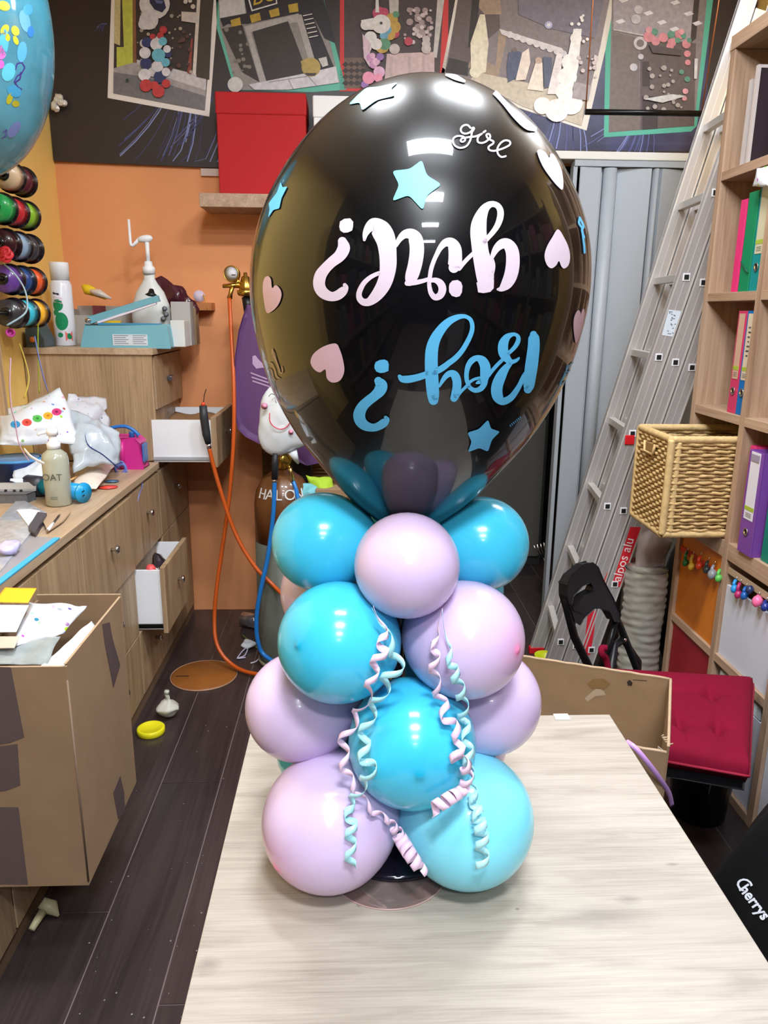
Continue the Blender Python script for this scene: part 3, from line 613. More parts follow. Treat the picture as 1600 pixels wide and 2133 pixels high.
for st in [[(895,1270),(880,1350),(920,1420)], [(890,1260),(930,1340),(960,1420),(930,1480),(970,1600)], [(930,1420),(950,1600),(970,1760),(975,1860)]]:
    decal_stroke([(x-25, y, 34) for x, y in st], s, ox=1100, oy=300, sc=8.207)
part('lettering', s, PBL, big, label='blue handwritten word at the right rim')
s = MB()
for q in range(7): decal_stroke([(1062+q*3.4, 885-q*2.9, 2), (1064+q*3.4, 888-q*2.9, 1.2)], s)
part('lettering', s, PBL, big, label='tiny blue maker line')
def closed(pts, n=4):
    q = smooth_path([pts[-1]]+list(pts)+[pts[0], pts[1]], n); return q[n:-n-0][:len(pts)*n]
def shape(name, pts, m, lab, n=2, rings=4):
    if name == 'heart': pts = closed(pts); n = 1
    mb = MB(); decal_fan(pts, mb, rings, n)
    if mb.v: part(name, mb, m, big, label=lab)
def rnd(pts, k=.22):
    out = []
    N = len(pts)
    for i in range(N):
        a, p, b_ = pts[i-1], pts[i], pts[(i+1) % N]
        for tt in (0, .33, .67, 1):
            s0 = (p[0]+(a[0]-p[0])*k, p[1]+(a[1]-p[1])*k); s1 = (p[0]+(b_[0]-p[0])*k, p[1]+(b_[1]-p[1])*k)
            out.append(tuple((1-tt)**2*u+2*tt*(1-tt)*v+tt*tt*w_ for u, v, w_ in zip(s0, p, s1)))
    return out
shape('star', rnd([(879,334),(889,366),(920,385),(889,408),(881,439),(852,407),(817,420),(832,386),(817,357),(854,353)]), PCY, 'cyan star in the middle of the balloon', 1)
shape('star', rnd([(727,219),(745,200),(764,184),(790,182),(829,173),(815,186),(823,201),(785,210),(755,232),(750,215)]), PCY, 'cyan star at the crown')
shape('star', rnd([(586,380),(590,391),(600,389),(588,413),(583,435),(571,438),(560,454),(563,436),(561,424),(578,402)], .15), PBL, 'blue star at the left rim')
shape('star', rnd([(1016,873),(1022,892),(1041,898),(1024,915),(1016,940),(998,932),(974,941),(982,919),(973,900),(997,893)]), PBL, 'blue star near the bottom')
shape('heart', [(1161,478),(1149,495),(1138,514),(1133,534),(1138,552),(1147.5,559),(1157,553),(1163,544),(1168,555),(1174,559.5),(1183,552),(1186,535),(1183,516),(1174,496)], PPK, 'pink heart at the right')
shape('heart', [(1118,318),(1124,313),(1134,318),(1143,330),(1145,322),(1152,323),(1162,340),(1169,358),(1172,379),(1170,396),(1158,386.5),(1143,368),(1128,345)], PPK, 'pink heart at the upper right rim')
shape('heart', [(1199,714.6),(1195,700),(1193,677.5),(1195,659),(1201,647),(1206,647.5),(1209,654.5),(1211,646),(1214,643),(1216,647.5),(1215,664),(1208,692.5)], PPK2, 'dusky pink heart at the right rim')
shape('heart', [(557,651),(551,623),(549,599),(552,581),(559.5,575),(566,582),(568.5,600),(576,594),(585,602),(588,615.5),(582,633.5),(570,647)], PPK2, 'dusky pink heart at the left rim')
shape('heart', [(700,715),(675,721.5),(655,736),(648,754),(656,769),(668,775),(679,769),(682,787),(693,796),(709,792),(718,774),(716,751),(709,728)], PPK2, 'dusky pink heart at lower left')
s = MB(); decal_stroke([(930,158,5),(948,163,11),(966,171,6)], s); decal_stroke([(986,167,5),(1024,190,10),(1048,214,10),(1073,242,14),(1097,262,18),(1112,270,11)], s)
part('print_stroke', s, PPK, big, label='white brush stroke along the crown')
# ---- curling ribbons hanging in front of the balloons
def sphere_depth(px, py):
    d = ray(px, py).normalized(); best = None
    for c, R, *_ in SB:
        oc = CAM-Vector(c); b_ = oc.dot(d); q = b_*b_-(oc.length_squared-(R+.004)**2)
        if q > 0:
            tt = -b_-math.sqrt(q)
            if best is None or tt < best: best = tt
    return best, d
def curl(name, pts, m, label, width=.0092):
    """pts: (px, py, coil radius px, turns to the next point). Each point hangs just clear of the balloons."""
    C3 = []; last = .98
    for p in pts:
        d = ray(p[0], p[1]).normalized(); c_ = [sphere_depth(p[0]+a, p[1]+b)[0] for a, b in ((0,0),(16,0),(-16,0),(0,16),(0,-16))]; c_ = [q for q in c_ if q is not None]; t_ = min(c_) if c_ else None
        if t_ is None: t_ = last
        last = t_; C3.append((CAM+d*(t_-.004-p[2]*.0006), p[2]*.00060, p[3]))
    sp_ = smooth_path([(*c, r, n) for c, r, n in C3], 14)
    th = 0; rows = []
    for i, q in enumerate(sp_):
        p = Vector(q[:3]); nx_ = Vector(sp_[min(i+1, len(sp_)-1)][:3]); pv = Vector(sp_[max(i-1, 0)][:3]); T = (nx_-pv).normalized()
        e1 = T.cross(Vector((0,-1,.2))).normalized(); e2 = T.cross(e1)
        for k in range(3):
            f = k/3; pp_ = p.lerp(nx_, f); th_ = th+f*2*math.pi*q[4]/14
            o = pp_+e1*math.cos(th_)*q[3]+e2*math.sin(th_)*q[3]*.8
            rows.append((o-T*width/2, o+T*width/2))
        th += 2*math.pi*q[4]/14
    mb = MB(); n = len(rows)
    mb.add([v for r in rows for v in r], [(2*i, 2*i+1, 2*i+3, 2*i+2) for i in range(n-1)], 0, True)
    part('ribbon', mb, m, col, label=label, solid=.0004)
RP = mat('ribbon_pink', (244,212,240), .3, coat=.4); RC = mat('ribbon_cyan', (176,236,246), .3, coat=.4)
curl('ribbon', [(782,1268,2,.3),(800,1318,8,.8),(795,1352,14,.9),(780,1392,11,.9),(768,1438,12,.9),(744,1488,13,.9),(718,1540,13,.9),(718,1592,12,.9),(738,1640,9,1),(772,1684,9,1),(812,1712,8,1.6),(834,1746,15,2.6),(856,1782,15,2.6),(880,1816,12,1)], RP, 'pink curling ribbon on the left')
curl('ribbon', [(780,1272,2,.3),(806,1326,10,.7),(826,1372,17,.8),(808,1418,17,.8),(784,1458,13,.9),(764,1510,14,.9),(758,1562,14,.9),(768,1604,16,.9),(752,1642,10,.9),(728,1676,11,1),(732,1716,12,1),(730,1756,12,1),(730,1802,11,1)], RC, 'cyan curling ribbon on the left')
curl('ribbon', [(922,1274,2,.2),(908,1326,6,.9),(906,1366,10,.9),(904,1410,12,.9),(918,1456,13,.9),(934,1498,14,.9),(956,1538,13,.9),(952,1576,15,.9),(972,1602,13,1.2),(966,1642,12,1.8),(938,1662,14,2.6),(900,1686,14,1)], RP, 'pink curling ribbon on the right')
curl('ribbon', [(924,1276,2,.2),(928,1320,3,.3),(938,1372,9,1),(950,1412,11,1.1),(962,1452,12,1.1),(966,1496,12,1.1),(974,1548,11,1.1),(976,1604,11,1.2),(984,1652,11,1.2),(996,1700,14,1.6),(1004,1746,14,1.6),(1004,1800,14,1)], RC, 'cyan curling ribbon on the right')
# ================================================================ left side: cabinets
CXF = -.808
def onp(px, py, P0, n):
    d = ray(px, py); n = Vector(n); return CAM+d*((Vector(P0)-CAM).dot(n)/d.dot(n))
def knob(p, parent, ax=(1,0,0)):
    part('knob', MB().lathe([(.006, 0), (.006, .012), (.014, .018), (.015, .024), (.010, .028), (0, .029)], p, ax, 14), CHROME, parent)
cab = thing('drawer_cabinet', (-1.06, 2.3, 0), 'long low oak drawer cabinet along the yellow wall on the left', 'cabinet')
part('body', MB().box((XL+.004, .9, .0), (CXF-.020, 3.70, .862)), OAK, cab)
part('plinth', MB().box((CXF-.0195, .9, .0), (CXF-.006, 3.70, .045)), mat('plinth_oak', (120,95,72), .6), cab)
ZR = [(.05, .305), (.31, .565), (.57, .845)]
YC = [(.95, 1.55), (1.555, 2.18), (2.185, 2.715), (2.72, 3.14), (3.145, 3.69)]
def front(y0, y1, z0, z1, x=CXF, kn=True, edge=True, nm='drawer'):
    d = part(nm, MB().box((x-.018, y0+.002, z0), (x, y1-.002, z1)), OAK, cab, bevel=.0015)
    if kn: knob((x, (y0+y1)/2, (z0+z1)/2+.02), d)
    return d
for ci, (y0, y1) in enumerate(YC):
    for ri, (z0, z1) in enumerate(ZR):
        if ci == 3 and ri == 1: continue
        x = CXF+(.006 if ci == 2 and ri == 2 else 0)
        front(y0, y1, z0, z1, x, kn=(ci >= 2), nm='drawer' if ci >= 2 else 'door')
# the drawer that stands open in the middle row, full of small things
y0, y1 = 2.735, 3.135
d = part('drawer', MB().box((-.722, y0, .30), (-.704, y1, .565)), OAK, cab, bevel=.0015, label='open drawer in the middle row')
knob((-.704, (y0+y1)/2, .45), d)
m = MB().box((-.83, y0+.012, .315), (-.722, y0+.024, .55)); m.box((-.83, y1-.024, .315), (-.722, y1-.012, .55)); m.box((-.83, y0+.012, .312), (-.722, y1-.012, .322))
part('drawer_box', m, WHITE, d); part('runner', MB().box((-.83, y0+.004, .322), (-.722, y0+.011, .335)), BLACKM, d)
m = MB(); m.grid(crumple(lambda u, v: Vector((-.80+.075*v, 2.80+.16*u, .50+.075*math.sin(math.pi*u)*math.sin(math.pi*v))), .02, 18, 3), 12, 6)
tag(part('plastic_bag', m, mat('dark_film', (40,36,42), .12, coat=.5), solid=.002), 'dark crumpled plastic bag in the open drawer of the low cabinet', 'bag')
m = MB().lathe([(0, -.02), (.018, -.012), (.022, 0), (.016, .014), (0, .02)], (-.765, 2.775, .545), (1, .2, .3), 12)
tag(part('rolled_balloon', m, mat('coral_latex', (214,80,84), .4)), 'coral red balloon end poking out of the open drawer', 'balloon')
# a low bin drawer pulled out just enough to carry the big carton
part('bin_drawer', MB().box((-.83, 1.745, .115), (-.655, 1.842, .2485)), OAK, cab)
# worktop
ct = tag(part('worktop', MB().box((XL+.004, .9, .8625), (CXF+.006, 3.145, .889)), OAKY, bevel=.0015), 'light oak worktop on the low cabinet, crowded with craft supplies', 'worktop')
# tall cabinet standing at the corner
TTOP = 1.35
tall = thing('tall_cabinet', (-1.06, 3.44, .862), 'tall oak drawer cabinet in the corner with the blue sealer on top', 'cabinet')
part('body', MB().box((XL+.004, 3.185, .8625), (CXF-.020, 3.70, TTOP-.026)), OAK, tall)
part('side_panel', MB().box((XL+.004, 3.165, .8895), (CXF-.002, 3.184, TTOP-.026)), OAK, tall, bevel=.001)
part('top_board', MB().box((XL+.002, 3.155, TTOP-.0255), (CXF+.008, 3.712, TTOP)), OAKY, tall, bevel=.0015)
d = part('drawer', MB().box((CXF-.018, 3.20, 1.10), (CXF, 3.69, 1.318)), OAK, tall, bevel=.0015)
part('handle', MB().box((CXF, 3.40, 1.20), (CXF+.02, 3.47, 1.222)), mat('grey_metal', (120,120,130), .3, metal=.8), d, bevel=.004)
y0, y1 = 3.15, 3.62
d = part('drawer', MB().box((-.582, y0, .865), (-.560, y1, 1.075)), OAK, tall, bevel=.0015, label='open upper drawer')
knob((-.560, (y0+y1)/2, .985), d)
m = MB().box((-.826, y0+.010, .895), (-.582, y0+.024, 1.062)); m.box((-.826, y1-.024, .895), (-.582, y1-.010, 1.062)); m.box((-.826, y0+.01, .886), (-.582, y1-.01, .896))
part('drawer_box', m, WHITE, d); part('runner', MB().box((-.826, y0+.002, .896), (-.582, y0+.0095, .908)), mat('runner_grey', (170,172,178), .4), d)
m = MB(); m.grid(crumple(lambda u, v: Vector((-.818+.215*v, 3.19+.36*u, 1.035)), .022, 9, 5), 14, 12)
tag(part('packing_paper', m, mat('kraft_paper', (150,112,76), .8), solid=.003), 'crumpled brown paper filling the open upper drawer', 'paper')

# ---------------------------------------------------------------- on top of the tall cabinet
TT = TTOP+.0008
p = Vector((-1.205, 3.335, TT))
t = thing('spray_can', p, 'tall white spray can with green printed discs beside the blue sealer', 'spray can')
part('can', MB().lathe([(.040, 0), (.043, .004), (.043, .245), (.036, .262), (.034, .264), (0, .264)], p, seg=28), mat('can_white', (226,228,236), .25, coat=.4), t)
part('cap', MB().lathe([(.037, .2645), (.038, .330), (.036, .335), (0, .336)], p, seg=24), WHITE, t)
def on_cyl(c, r, fn, n=20):
    """Flat print wrapped round an upright cylinder: fn gives (angle, height) outline points."""
    pts = [(a, h) for a, h in fn]; ac = sum(a for a, h in pts)/len(pts); hc = sum(h for a, h in pts)/len(pts); m = MB(); vs = []
    for k in (1, .5):
        for a, h in pts: aa = ac+(a-ac)*k; hh = hc+(h-hc)*k; vs.append(Vector((c[0]+r*math.sin(aa), c[1]-r*math.cos(aa), c[2]+hh)))
    vs.append(Vector((c[0]+r*math.sin(ac), c[1]-r*math.cos(ac), c[2]+hc))); N = len(pts)
    m.add(vs, [(i, (i+1) % N, N+(i+1) % N, N+i) for i in range(N)]+[(N+i, N+(i+1) % N, 2*N) for i in range(N)])
    return m
gr = flat((24,132,84), .3)
for a, h, ra, rh in [(-.12, .165, .50, .024), (.10, .100, .62, .036), (-.35, .135, .3, .012), (-.1, .045, .26, .010), (.75, .037, .22, .009)]:
    part('printed_disc', on_cyl(p, .0436, [(a+ra*math.cos(q*math.pi/10), h+rh*math.sin(q*math.pi/10)) for q in range(20)]), gr, t)
part('printed_block', on_cyl(p, .0434, [(.35, .02), (1.05, .02), (1.05, .06), (.35, .06)]), flat((226,110,100)), t)
part('printed_disc', on_cyl(p, .0438, [(.7+.2*math.cos(q*math.pi/8), .04+.012*math.sin(q*math.pi/8)) for q in range(16)]), gr, t)
part('printed_line', on_cyl(p, .0438, [(-.5, .208), (.1, .203), (.1, .212), (-.5, .217)]), flat((40,44,60)), t)
for q in range(3): part('printed_line', on_cyl(p, .0438, [(-.5, .196-q*.010), (.35, .190-q*.010), (.35, .194-q*.010), (-.5, .200-q*.010)]), flat((220,180,200)), t)
# impulse sealer
x0, x1, yf = PY(170, 727, 3.22).x, PY(354, 727, 3.22).x, 3.22
SEAL = mat('sealer_blue', (112,170,184), .4)
t = thing('impulse_sealer', ((x0+x1)/2, yf+.04, TT), 'pale blue impulse heat sealer with raised arm on the tall cabinet', 'sealer')
part('base', MB().prism([(x0, yf, TT), (x1, yf, TT), (x1-.012, yf+.006, TT+.088), (x0+.02, yf+.006, TT+.088)], (0, .075, 0)), SEAL, t, bevel=.004)
part('heating_strip', MB().box((x0+.07, yf+.015, TT+.0885), (x1-.04, yf+.055, TT+.096)), mat('strip_blue', (60,140,180), .3), t)
h0 = Vector((x0+.03, yf+.03, TT+.105)); h1 = PY(329, 622, yf+.03); dd = (h1-h0); nn = Vector((-dd.z, 0, dd.x)).normalized()
part('arm', MB().prism([h0-nn*.012, h1-nn*.010, h1+nn*.012, h0+nn*.016], (0, .03, 0)), SEAL, t, bevel=.003)
part('arm_pad', MB().prism([h0-nn*.022+dd*.1, h1-nn*.018-dd*.05, h1-nn*.0105-dd*.05, h0-nn*.0125+dd*.1], (0, .02, 0)), mat('pad_white', (226,214,222), .5), t)
part('hinge', MB().tube([(h0.x, yf+.01, h0.z), (h0.x, yf+.08, h0.z)], .010, 12), CHROME, t)
part('release_knob', MB().lathe([(.012, 0), (.026, .006), (.014, .014), (.008, .03), (0, .032)], h1+Vector((-.03, .015, .008)), (.1, 0, 1), 14), BLACK, t)
a = PY(234, 700, yf-.0012); b = PY(308, 722, yf-.0012)
part('label_plate', MB().box((a.x, yf-.0008, TT+.008), (b.x, yf+.002, TT+.052)), flat((206,212,220)), t)
m = MB()
for q in range(5):
    for s in (0, 1): m.box((a.x+.006+s*.075, yf-.0014, TT+.014+q*.008), (a.x+.064+s*.072-(q % 2)*.01, yf-.0008, TT+.0165+q*.008))
part('label_print', m, flat((110,118,130)), t)
# gallon jug with a long-nosed pump
p = Vector((PY(315, 640, 3.49).x, 3.49, TT)); JUG = mat('jug_white', (214,216,214), .4, sss=.05)
t = thing('pump_jug', p, 'large white gallon jug with a pump and long thin nozzle behind the sealer', 'jug')
part('jug', MB().lathe([(.074, 0), (.083, .006), (.085, .12), (.080, .17), (.060, .225), (.034, .262), (.024, .280), (.024, .30), (0, .30)], p, seg=28, sy=.62), JUG, t)
part('collar', MB().lathe([(.026, .3005), (.027, .325), (.018, .335), (.016, .352), (0, .352)], p, seg=20), WHITE, t)
part('pump_rod', MB().tube([p+Vector((0,0,.352)), p+Vector((0,0,.43))], .009, 10), WHITE, t)
a = p+Vector((.025, 0, .444)); b = PY(272, 512, 3.49); c = PY(268, 457, 3.49)
part('head', MB().lathe([(0, -.034), (.010, -.030), (.015, -.012), (.016, .010), (.011, .026), (0, .032)], p+Vector((-.006, 0, .444)), (1, 0, .12), 16), WHITE, t)
part('nozzle', MB().tube([p+Vector((-.03, 0, .444)), b+Vector((.010,0,.000)), b+Vector((.002,0,.002)), b.lerp(c, .12), c], [.0085, .0065, .0065, .0065, .0055], 10), WHITE, t)
m = MB()
for q, (px, py) in enumerate([(343, 643), (346, 655), (340, 664)]):
    m.lathe([(0, 0), (.012, .001), (0, .002)], PY(px, py, 3.434), (.3, -1, 0), 6)
part('print_mark', m, flat((120,124,130)), t)
p = Vector((-.795, 3.40, TT))
t = thing('white_carton', p, 'small white carton box at the right end of the tall cabinet top', 'box')
x0, x1 = PY(356, 700, 3.30).x, PY(401, 700, 3.30).x
part('carton', MB().box((x0, 3.30, TT), (min(x1, -.70), 3.40, TT+.108)), mat('carton_white', (216,214,210), .7), t, bevel=.002)
x0, x1 = PY(356, 650, 3.425).x, PY(396, 650, 3.425).x
tag(part('grey_carton', MB().box((x0, 3.425, TT), (x1, 3.50, TT+.185)), mat('carton_grey', (178,174,170), .7), bevel=.002), 'taller grey-white carton right behind the small white carton', 'box')
# maroon foil bag behind
m = MB(); bc = PY(368, 612, 3.58)
m.grid(crumple(lambda u, v: bc+Vector(((u-.5)*.19, .03*math.cos(v*6.28)*math.sin(math.pi*u), .055*math.sin(v*6.28)*(math.sin(math.pi*u)**.5)+(.5-u)*.11-.012)), .028, 16, 9), 18, 14)
tag(part('foil_bag', m, mat('maroon_foil', (72,26,40), .3, coat=.4)), 'crumpled maroon foil bag behind the grey-white carton', 'bag')
tag(part('box_stand', MB().box((-.90, 3.55, TT), (-.70, 3.62, TT+.16)), CARD), 'brown cardboard box half hidden behind the white pump jug', 'box')
# sorting tray with odds and ends behind the sealer
t = thing('supply_tray', (-1.06, 3.5, TT), 'grey cardboard tray of balloon odds and ends behind the sealer', 'tray')
m = MB(); x0, x1 = -1.235, -.99; TR = mat('tray_grey', (170,160,150), .7)
m.box((x0, 3.42, TT), (x1, 3.428, TT+.125)); m.box((x0, 3.60, TT), (x1, 3.608, TT+.165)); m.box((x0, 3.428, TT), (x0+.006, 3.60, TT+.15)); m.box((x1-.006, 3.428, TT), (x1, 3.60, TT+.15)); m.box((x0, 3.428, TT), (x1, 3.60, TT+.006))
part('tray', m, TR, t); part('divider', MB().box((-1.115, 3.43, TT+.006), (-1.11, 3.598, TT+.165)), flat((120,50,56)), t)
def blob(name, c, r, m, lab, cat, sc=(1,1,1), amp=.3, seed=0, grp=None, seg=10):
    mb = MB(); c = Vector(c)
    def f(u, v):
        a = u*6.28318; b = v*math.pi; return c+Vector((math.cos(a)*math.sin(b)*r*sc[0], math.sin(a)*math.sin(b)*r*sc[1], -math.cos(b)*r*sc[2]))
    mb.grid(crumple(f, r*amp, .9/r, seed), seg+4, seg)
    return tag(part(name, mb, m), lab, cat, grp)
YEL = mat('yellow_plastic', (226,190,40), .35)
t2 = thing('yellow_toy_balloon', PY(182, 604, 3.5), 'yellow foil shape lying on top of the grey supply tray', 'foil balloon')
m = MB().tube([PY(172, 594, 3.51), PY(182, 603, 3.51), PY(200, 610, 3.51), PY(222, 622, 3.51)], [.008, .024, .017, .006], 10); part('body', m, YEL, t2)
part('clear_wrap', MB().tube([PY(188, 606, 3.47), PY(206, 610, 3.47), PY(232, 622, 3.47)], [.008, .016, .004], 8), mat('clear_film', (224,214,206), .12, trans=.3), t2)
tag(part('yellow_reel', MB().lathe([(0,0),(.020,0),(.020,.034),(0,.034)], (-1.135, 3.39, TT), seg=16), YEL), 'small yellow reel in front of the grey tray, next to the spray can', 'reel')
tag(part('yellow_cord_roll', MB().tube([(-1.06, 3.38, TT+.088), (-.985, 3.38, TT+.088)], .016, 12), YEL), 'yellow roll lying behind the raised sealer arm', 'roll')
tag(part('support_roll', MB().box((-1.07, 3.365, TT), (-.975, 3.395, TT+.072)), flat((150,140,90))), 'olive carton under the yellow roll behind the sealer', 'box')
t = thing('label_printer', (-1.285, 3.25, TT), 'dark grey box with an orange dial behind the spools', 'device')
part('body', MB().prism([(-1.30, 3.17, TT), (-1.235, 3.17, TT), (-1.235, 3.17, TT+.03), (-1.262, 3.17, TT+.09), (-1.30, 3.17, TT+.07)], (0, .12, 0)), mat('dark_slate', (70,82,86), .35), t, bevel=.003)
part('dial', MB().lathe([(.011, 0), (.011, .006), (0, .007)], (-1.275, 3.17, TT+.03), (0,-1,0), 14), flat((226,130,50)), t)
# little gold ribbon reel on a ledge at the wall
led = tag(part('wall_ledge', MB().box((-.775, 3.62, 1.500), (-.64, 3.718, 1.535)), mat('ledge_orange', (186,116,66), .7), bevel=.002), 'small orange-brown ledge on the wall right of the maroon bag', 'ledge')
t = thing('ribbon_reel', (-.70, 3.66, 1.536), 'small reel of gold ribbon on the wall ledge', 'reel')
part('core', MB().lathe([(.022,-.014),(.022,.014)], (-.70, 3.65, 1.562), (.3,-1,.1), 20), mat('gold_ribbon', (214,150,60), .35), t)
part('flange', MB().lathe([(0,.0145),(.026,.0145),(.026,.017),(0,.018)], (-.70, 3.65, 1.562), (.3,-1,.1), 20), flat((206,190,206)), t)
part('ribbon_end', MB().tube([(-.676, 3.63, 1.57), (-.665, 3.625, 1.54), (-.658, 3.62, 1.50)], .003, 6), MATS['gold_ribbon'], t)

# ---------------------------------------------------------------- ribbon spools on rods
rack = thing('spool_rack', (-1.2, 2.7, 1.05), 'wall rack of five rods holding the ribbon spools', 'rack')
rows = [((47,379), [(226,196,160),(92,30,46)]), ((56,450), [(48,190,100),(206,44,56),(140,190,46)]), ((64,519), [(60,20,30),(150,176,206),(60,60,66)]), ((72,587), [(104,64,150),(36,70,130),(230,90,40)]), ((78,652), [(52,50,54),(56,184,206),(240,178,46)])]
names = {(226,196,160):'cream',(92,30,46):'maroon',(48,190,100):'emerald green',(206,44,56):'red',(140,190,46):'lime green',(60,20,30):'dark wine',(150,176,206):'silvery blue',(60,60,66):'charcoal',(104,64,150):'purple',(36,70,130):'navy blue',(230,90,40):'orange',(52,50,54):'black',(56,184,206):'turquoise',(240,178,46):'golden yellow'}
order = ['top row', 'second row', 'third row', 'fourth row', 'bottom row']
FLG = mat('spool_flange', (28,20,26), .25, coat=.3)
def rings(profile, c, seg=28, mi=0, mb=None):
    return (mb or MB()).lathe(profile, c, (0,1,0), seg, mi)
for ri, ((px, py), cols) in enumerate(rows):
    p = PX(px, py, -1.2); yend = 3.045
    part('rod', MB().tube([(-1.2, 2.70, p.z), (-1.2, yend+.01, p.z)], .007, 8), BLACKM, rack)
    part('bracket', MB().box((-1.3195, 2.70, p.z-.006), (-1.2, 2.712, p.z+.006)), BLACKM, rack)
    n = len(cols)
    for ci, c in enumerate(cols):
        y1 = yend-(n-1-ci)*.098
        s = thing('ribbon_spool', (-1.2, y1, p.z), '%s ribbon spool on the %s of the wall rack' % (names[c], order[ri]), 'ribbon spool', 'ribbon spools on the rack')
        def ring(r0, r1, a, b): return [(r0, a), (r1, a), (r1, b), (r0, b), (r0, a)]
        part('flange', rings(ring(.0085, .054, -.006, -.001), (-1.2, y1, p.z)), FLG, s)
        part('ribbon_winding', rings(ring(.0088, .046, -.066, -.0065), (-1.2, y1, p.z)), mat('ribbon_%d_%d_%d' % c, c, .3, coat=.4), s)
        part('hub', rings(ring(.0085, .020, -.070, -.0665), (-1.2, y1, p.z)), FLG, s)
a = PY(14, 860, 2.45); part('side_board', MB().box((XL+.0005, 2.44, PY(8, 866, 2.44).z), (a.x, 2.462, PY(10, 672, 2.45).z)), OAK, rack)
# strands hanging from the spools
def strand(name, pts, m, lab, w_=.006, grp=None):
    P = smooth_path([tuple(PY(x, y, Y)) for x, y, Y in pts], 5); P = [Vector(q) for q in P]; mb = MB()
    rows_ = []
    for i, q in enumerate(P):
        T = (P[min(i+1, len(P)-1)]-P[max(i-1, 0)]).normalized(); s_ = T.cross(Vector((.2,1,.3))).normalized()*w_/2; rows_ += [q-s_, q+s_]
    mb.add(rows_, [(2*i, 2*i+1, 2*i+3, 2*i+2) for i in range(len(P)-1)], 0, True)
    return tag(part(name, mb, m, solid=.0006), lab, 'ribbon', grp)
strand('ribbon_strand', [(8,550,2.78),(30,570,2.76),(50,600,2.76),(57,632,2.76),(50,655,2.76),(14,678,2.76)], mat('pale_blue_ribbon', (176,206,226), .3), 'pale blue ribbon looping over the two lowest spool rows')
strand('ribbon_strand', [(22,745,2.7),(20,800,2.66),(24,850,2.62),(32,880,2.6),(40,925,2.56),(60,960,2.5)], mat('lilac_ribbon', (206,170,200), .35), 'lilac ribbon hanging down beside the oak side board of the rack')
strand('ribbon_strand', [(40,715,2.9),(52,750,2.9),(60,790,2.88),(50,830,2.86)], mat('straw_ribbon', (206,186,80), .35), 'straw yellow ribbon curling below the rack')
strand('ribbon_strand', [(80,655,2.95),(79,700,2.95),(80,760,2.95),(82,820,2.95)], mat('lime_ribbon', (170,190,60), .35), 'thin lime ribbon hanging straight in front of the tall cabinet', .004)
strand('ribbon_strand', [(72,700,2.95),(84,760,2.92),(98,810,2.88),(108,828,2.84),(140,858,2.84),(176,885,2.8)], mat('periwinkle_ribbon', (110,124,196), .3), 'periwinkle ribbon running down onto the white plastic bags')
strand('ribbon_strand', [(176,885,2.80),(182,925,2.70),(215,948,2.72),(250,978,2.76)], mat('navy_ribbon', (50,70,140), .3), 'navy ribbon lying over the clear plastic bag')
strand('ribbon_strand', [(292,990,2.9),(296,1012,2.88),(290,1030,2.84),(286,1048,2.82),(284,1062,2.8)], MATS['periwinkle_ribbon'], 'periwinkle ribbon end hanging over the worktop edge', .005)
strand('ribbon_strand', [(50,935,2.35),(66,952,2.33),(92,966,2.33)], mat('white_ribbon', (226,232,242), .3), 'white ribbon lying across the blue bucket', .010)
pr = PX(22, 693, -1.2); t = thing('tape_ring', pr, 'magenta plastic ring hanging under the lowest spools', 'ring')
part('ring', MB().lathe([(.010,-.004),(.016,-.004),(.016,.004),(.010,.004),(.010,-.004)], pr, (.3,-1,.1), 20), mat('magenta_plastic', (190,60,150), .35), t)
part('loop_cord', MB().tube([pr+Vector((0,0,.015)), Vector((-1.2, pr.y, PX(78,652,-1.2).z-.0065))], .0012, 5), mat('grey_cord', (90,80,90), .6), t)
m = MB()
for q in range(5):
    a = q*1.2566; m.lathe([(.005,-.002),(.017,-.002),(.017,.002),(.005,.002),(.005,-.002)], PY(10, 530, 2.74)+Vector((math.cos(a)*.012, 0, math.sin(a)*.012)), (math.cos(a)*.5,-1,.3), 14)
tag(part('ribbon_bow', m, mat('scarlet_plastic', (214,50,60), .35)), 'small red ribbon bow on the third spool row', 'bow')

# ---------------------------------------------------------------- on the worktop
CT = .8898
def dotted(name, base, amt=.16, scale=38):
    """White film with small printed coloured shapes."""
    m = mat(name, base, .38, coat=.25); nt = m.node_tree; b = nt.nodes['Principled BSDF']; N = nt.nodes.new
    tc = N('ShaderNodeTexCoord'); v = N('ShaderNodeTexVoronoi'); v.inputs['Scale'].default_value = scale; nt.links.new(tc.outputs['Object'], v.inputs['Vector'])
    lt = N('ShaderNodeMath'); lt.operation = 'LESS_THAN'; lt.inputs[1].default_value = amt; nt.links.new(v.outputs['Distance'], lt.inputs[0])
    hs = N('ShaderNodeHueSaturation'); hs.inputs['Saturation'].default_value = 1.1; hs.inputs['Value'].default_value = .8; nt.links.new(v.outputs['Color'], hs.inputs['Color'])
    mx = N('ShaderNodeMixRGB'); mx.inputs['Color1'].default_value = (*srgb(base), 1); nt.links.new(hs.outputs['Color'], mx.inputs['Color2']); nt.links.new(lt.outputs[0], mx.inputs['Fac']); nt.links.new(mx.outputs['Color'], b.inputs['Base Color'])
    return m
FILM = dotted('printed_film', (218,222,230), .22, 42); CLEARF = mat('silvery_film', (186,196,206), .16, coat=.6, noise=.15, nscale=20)
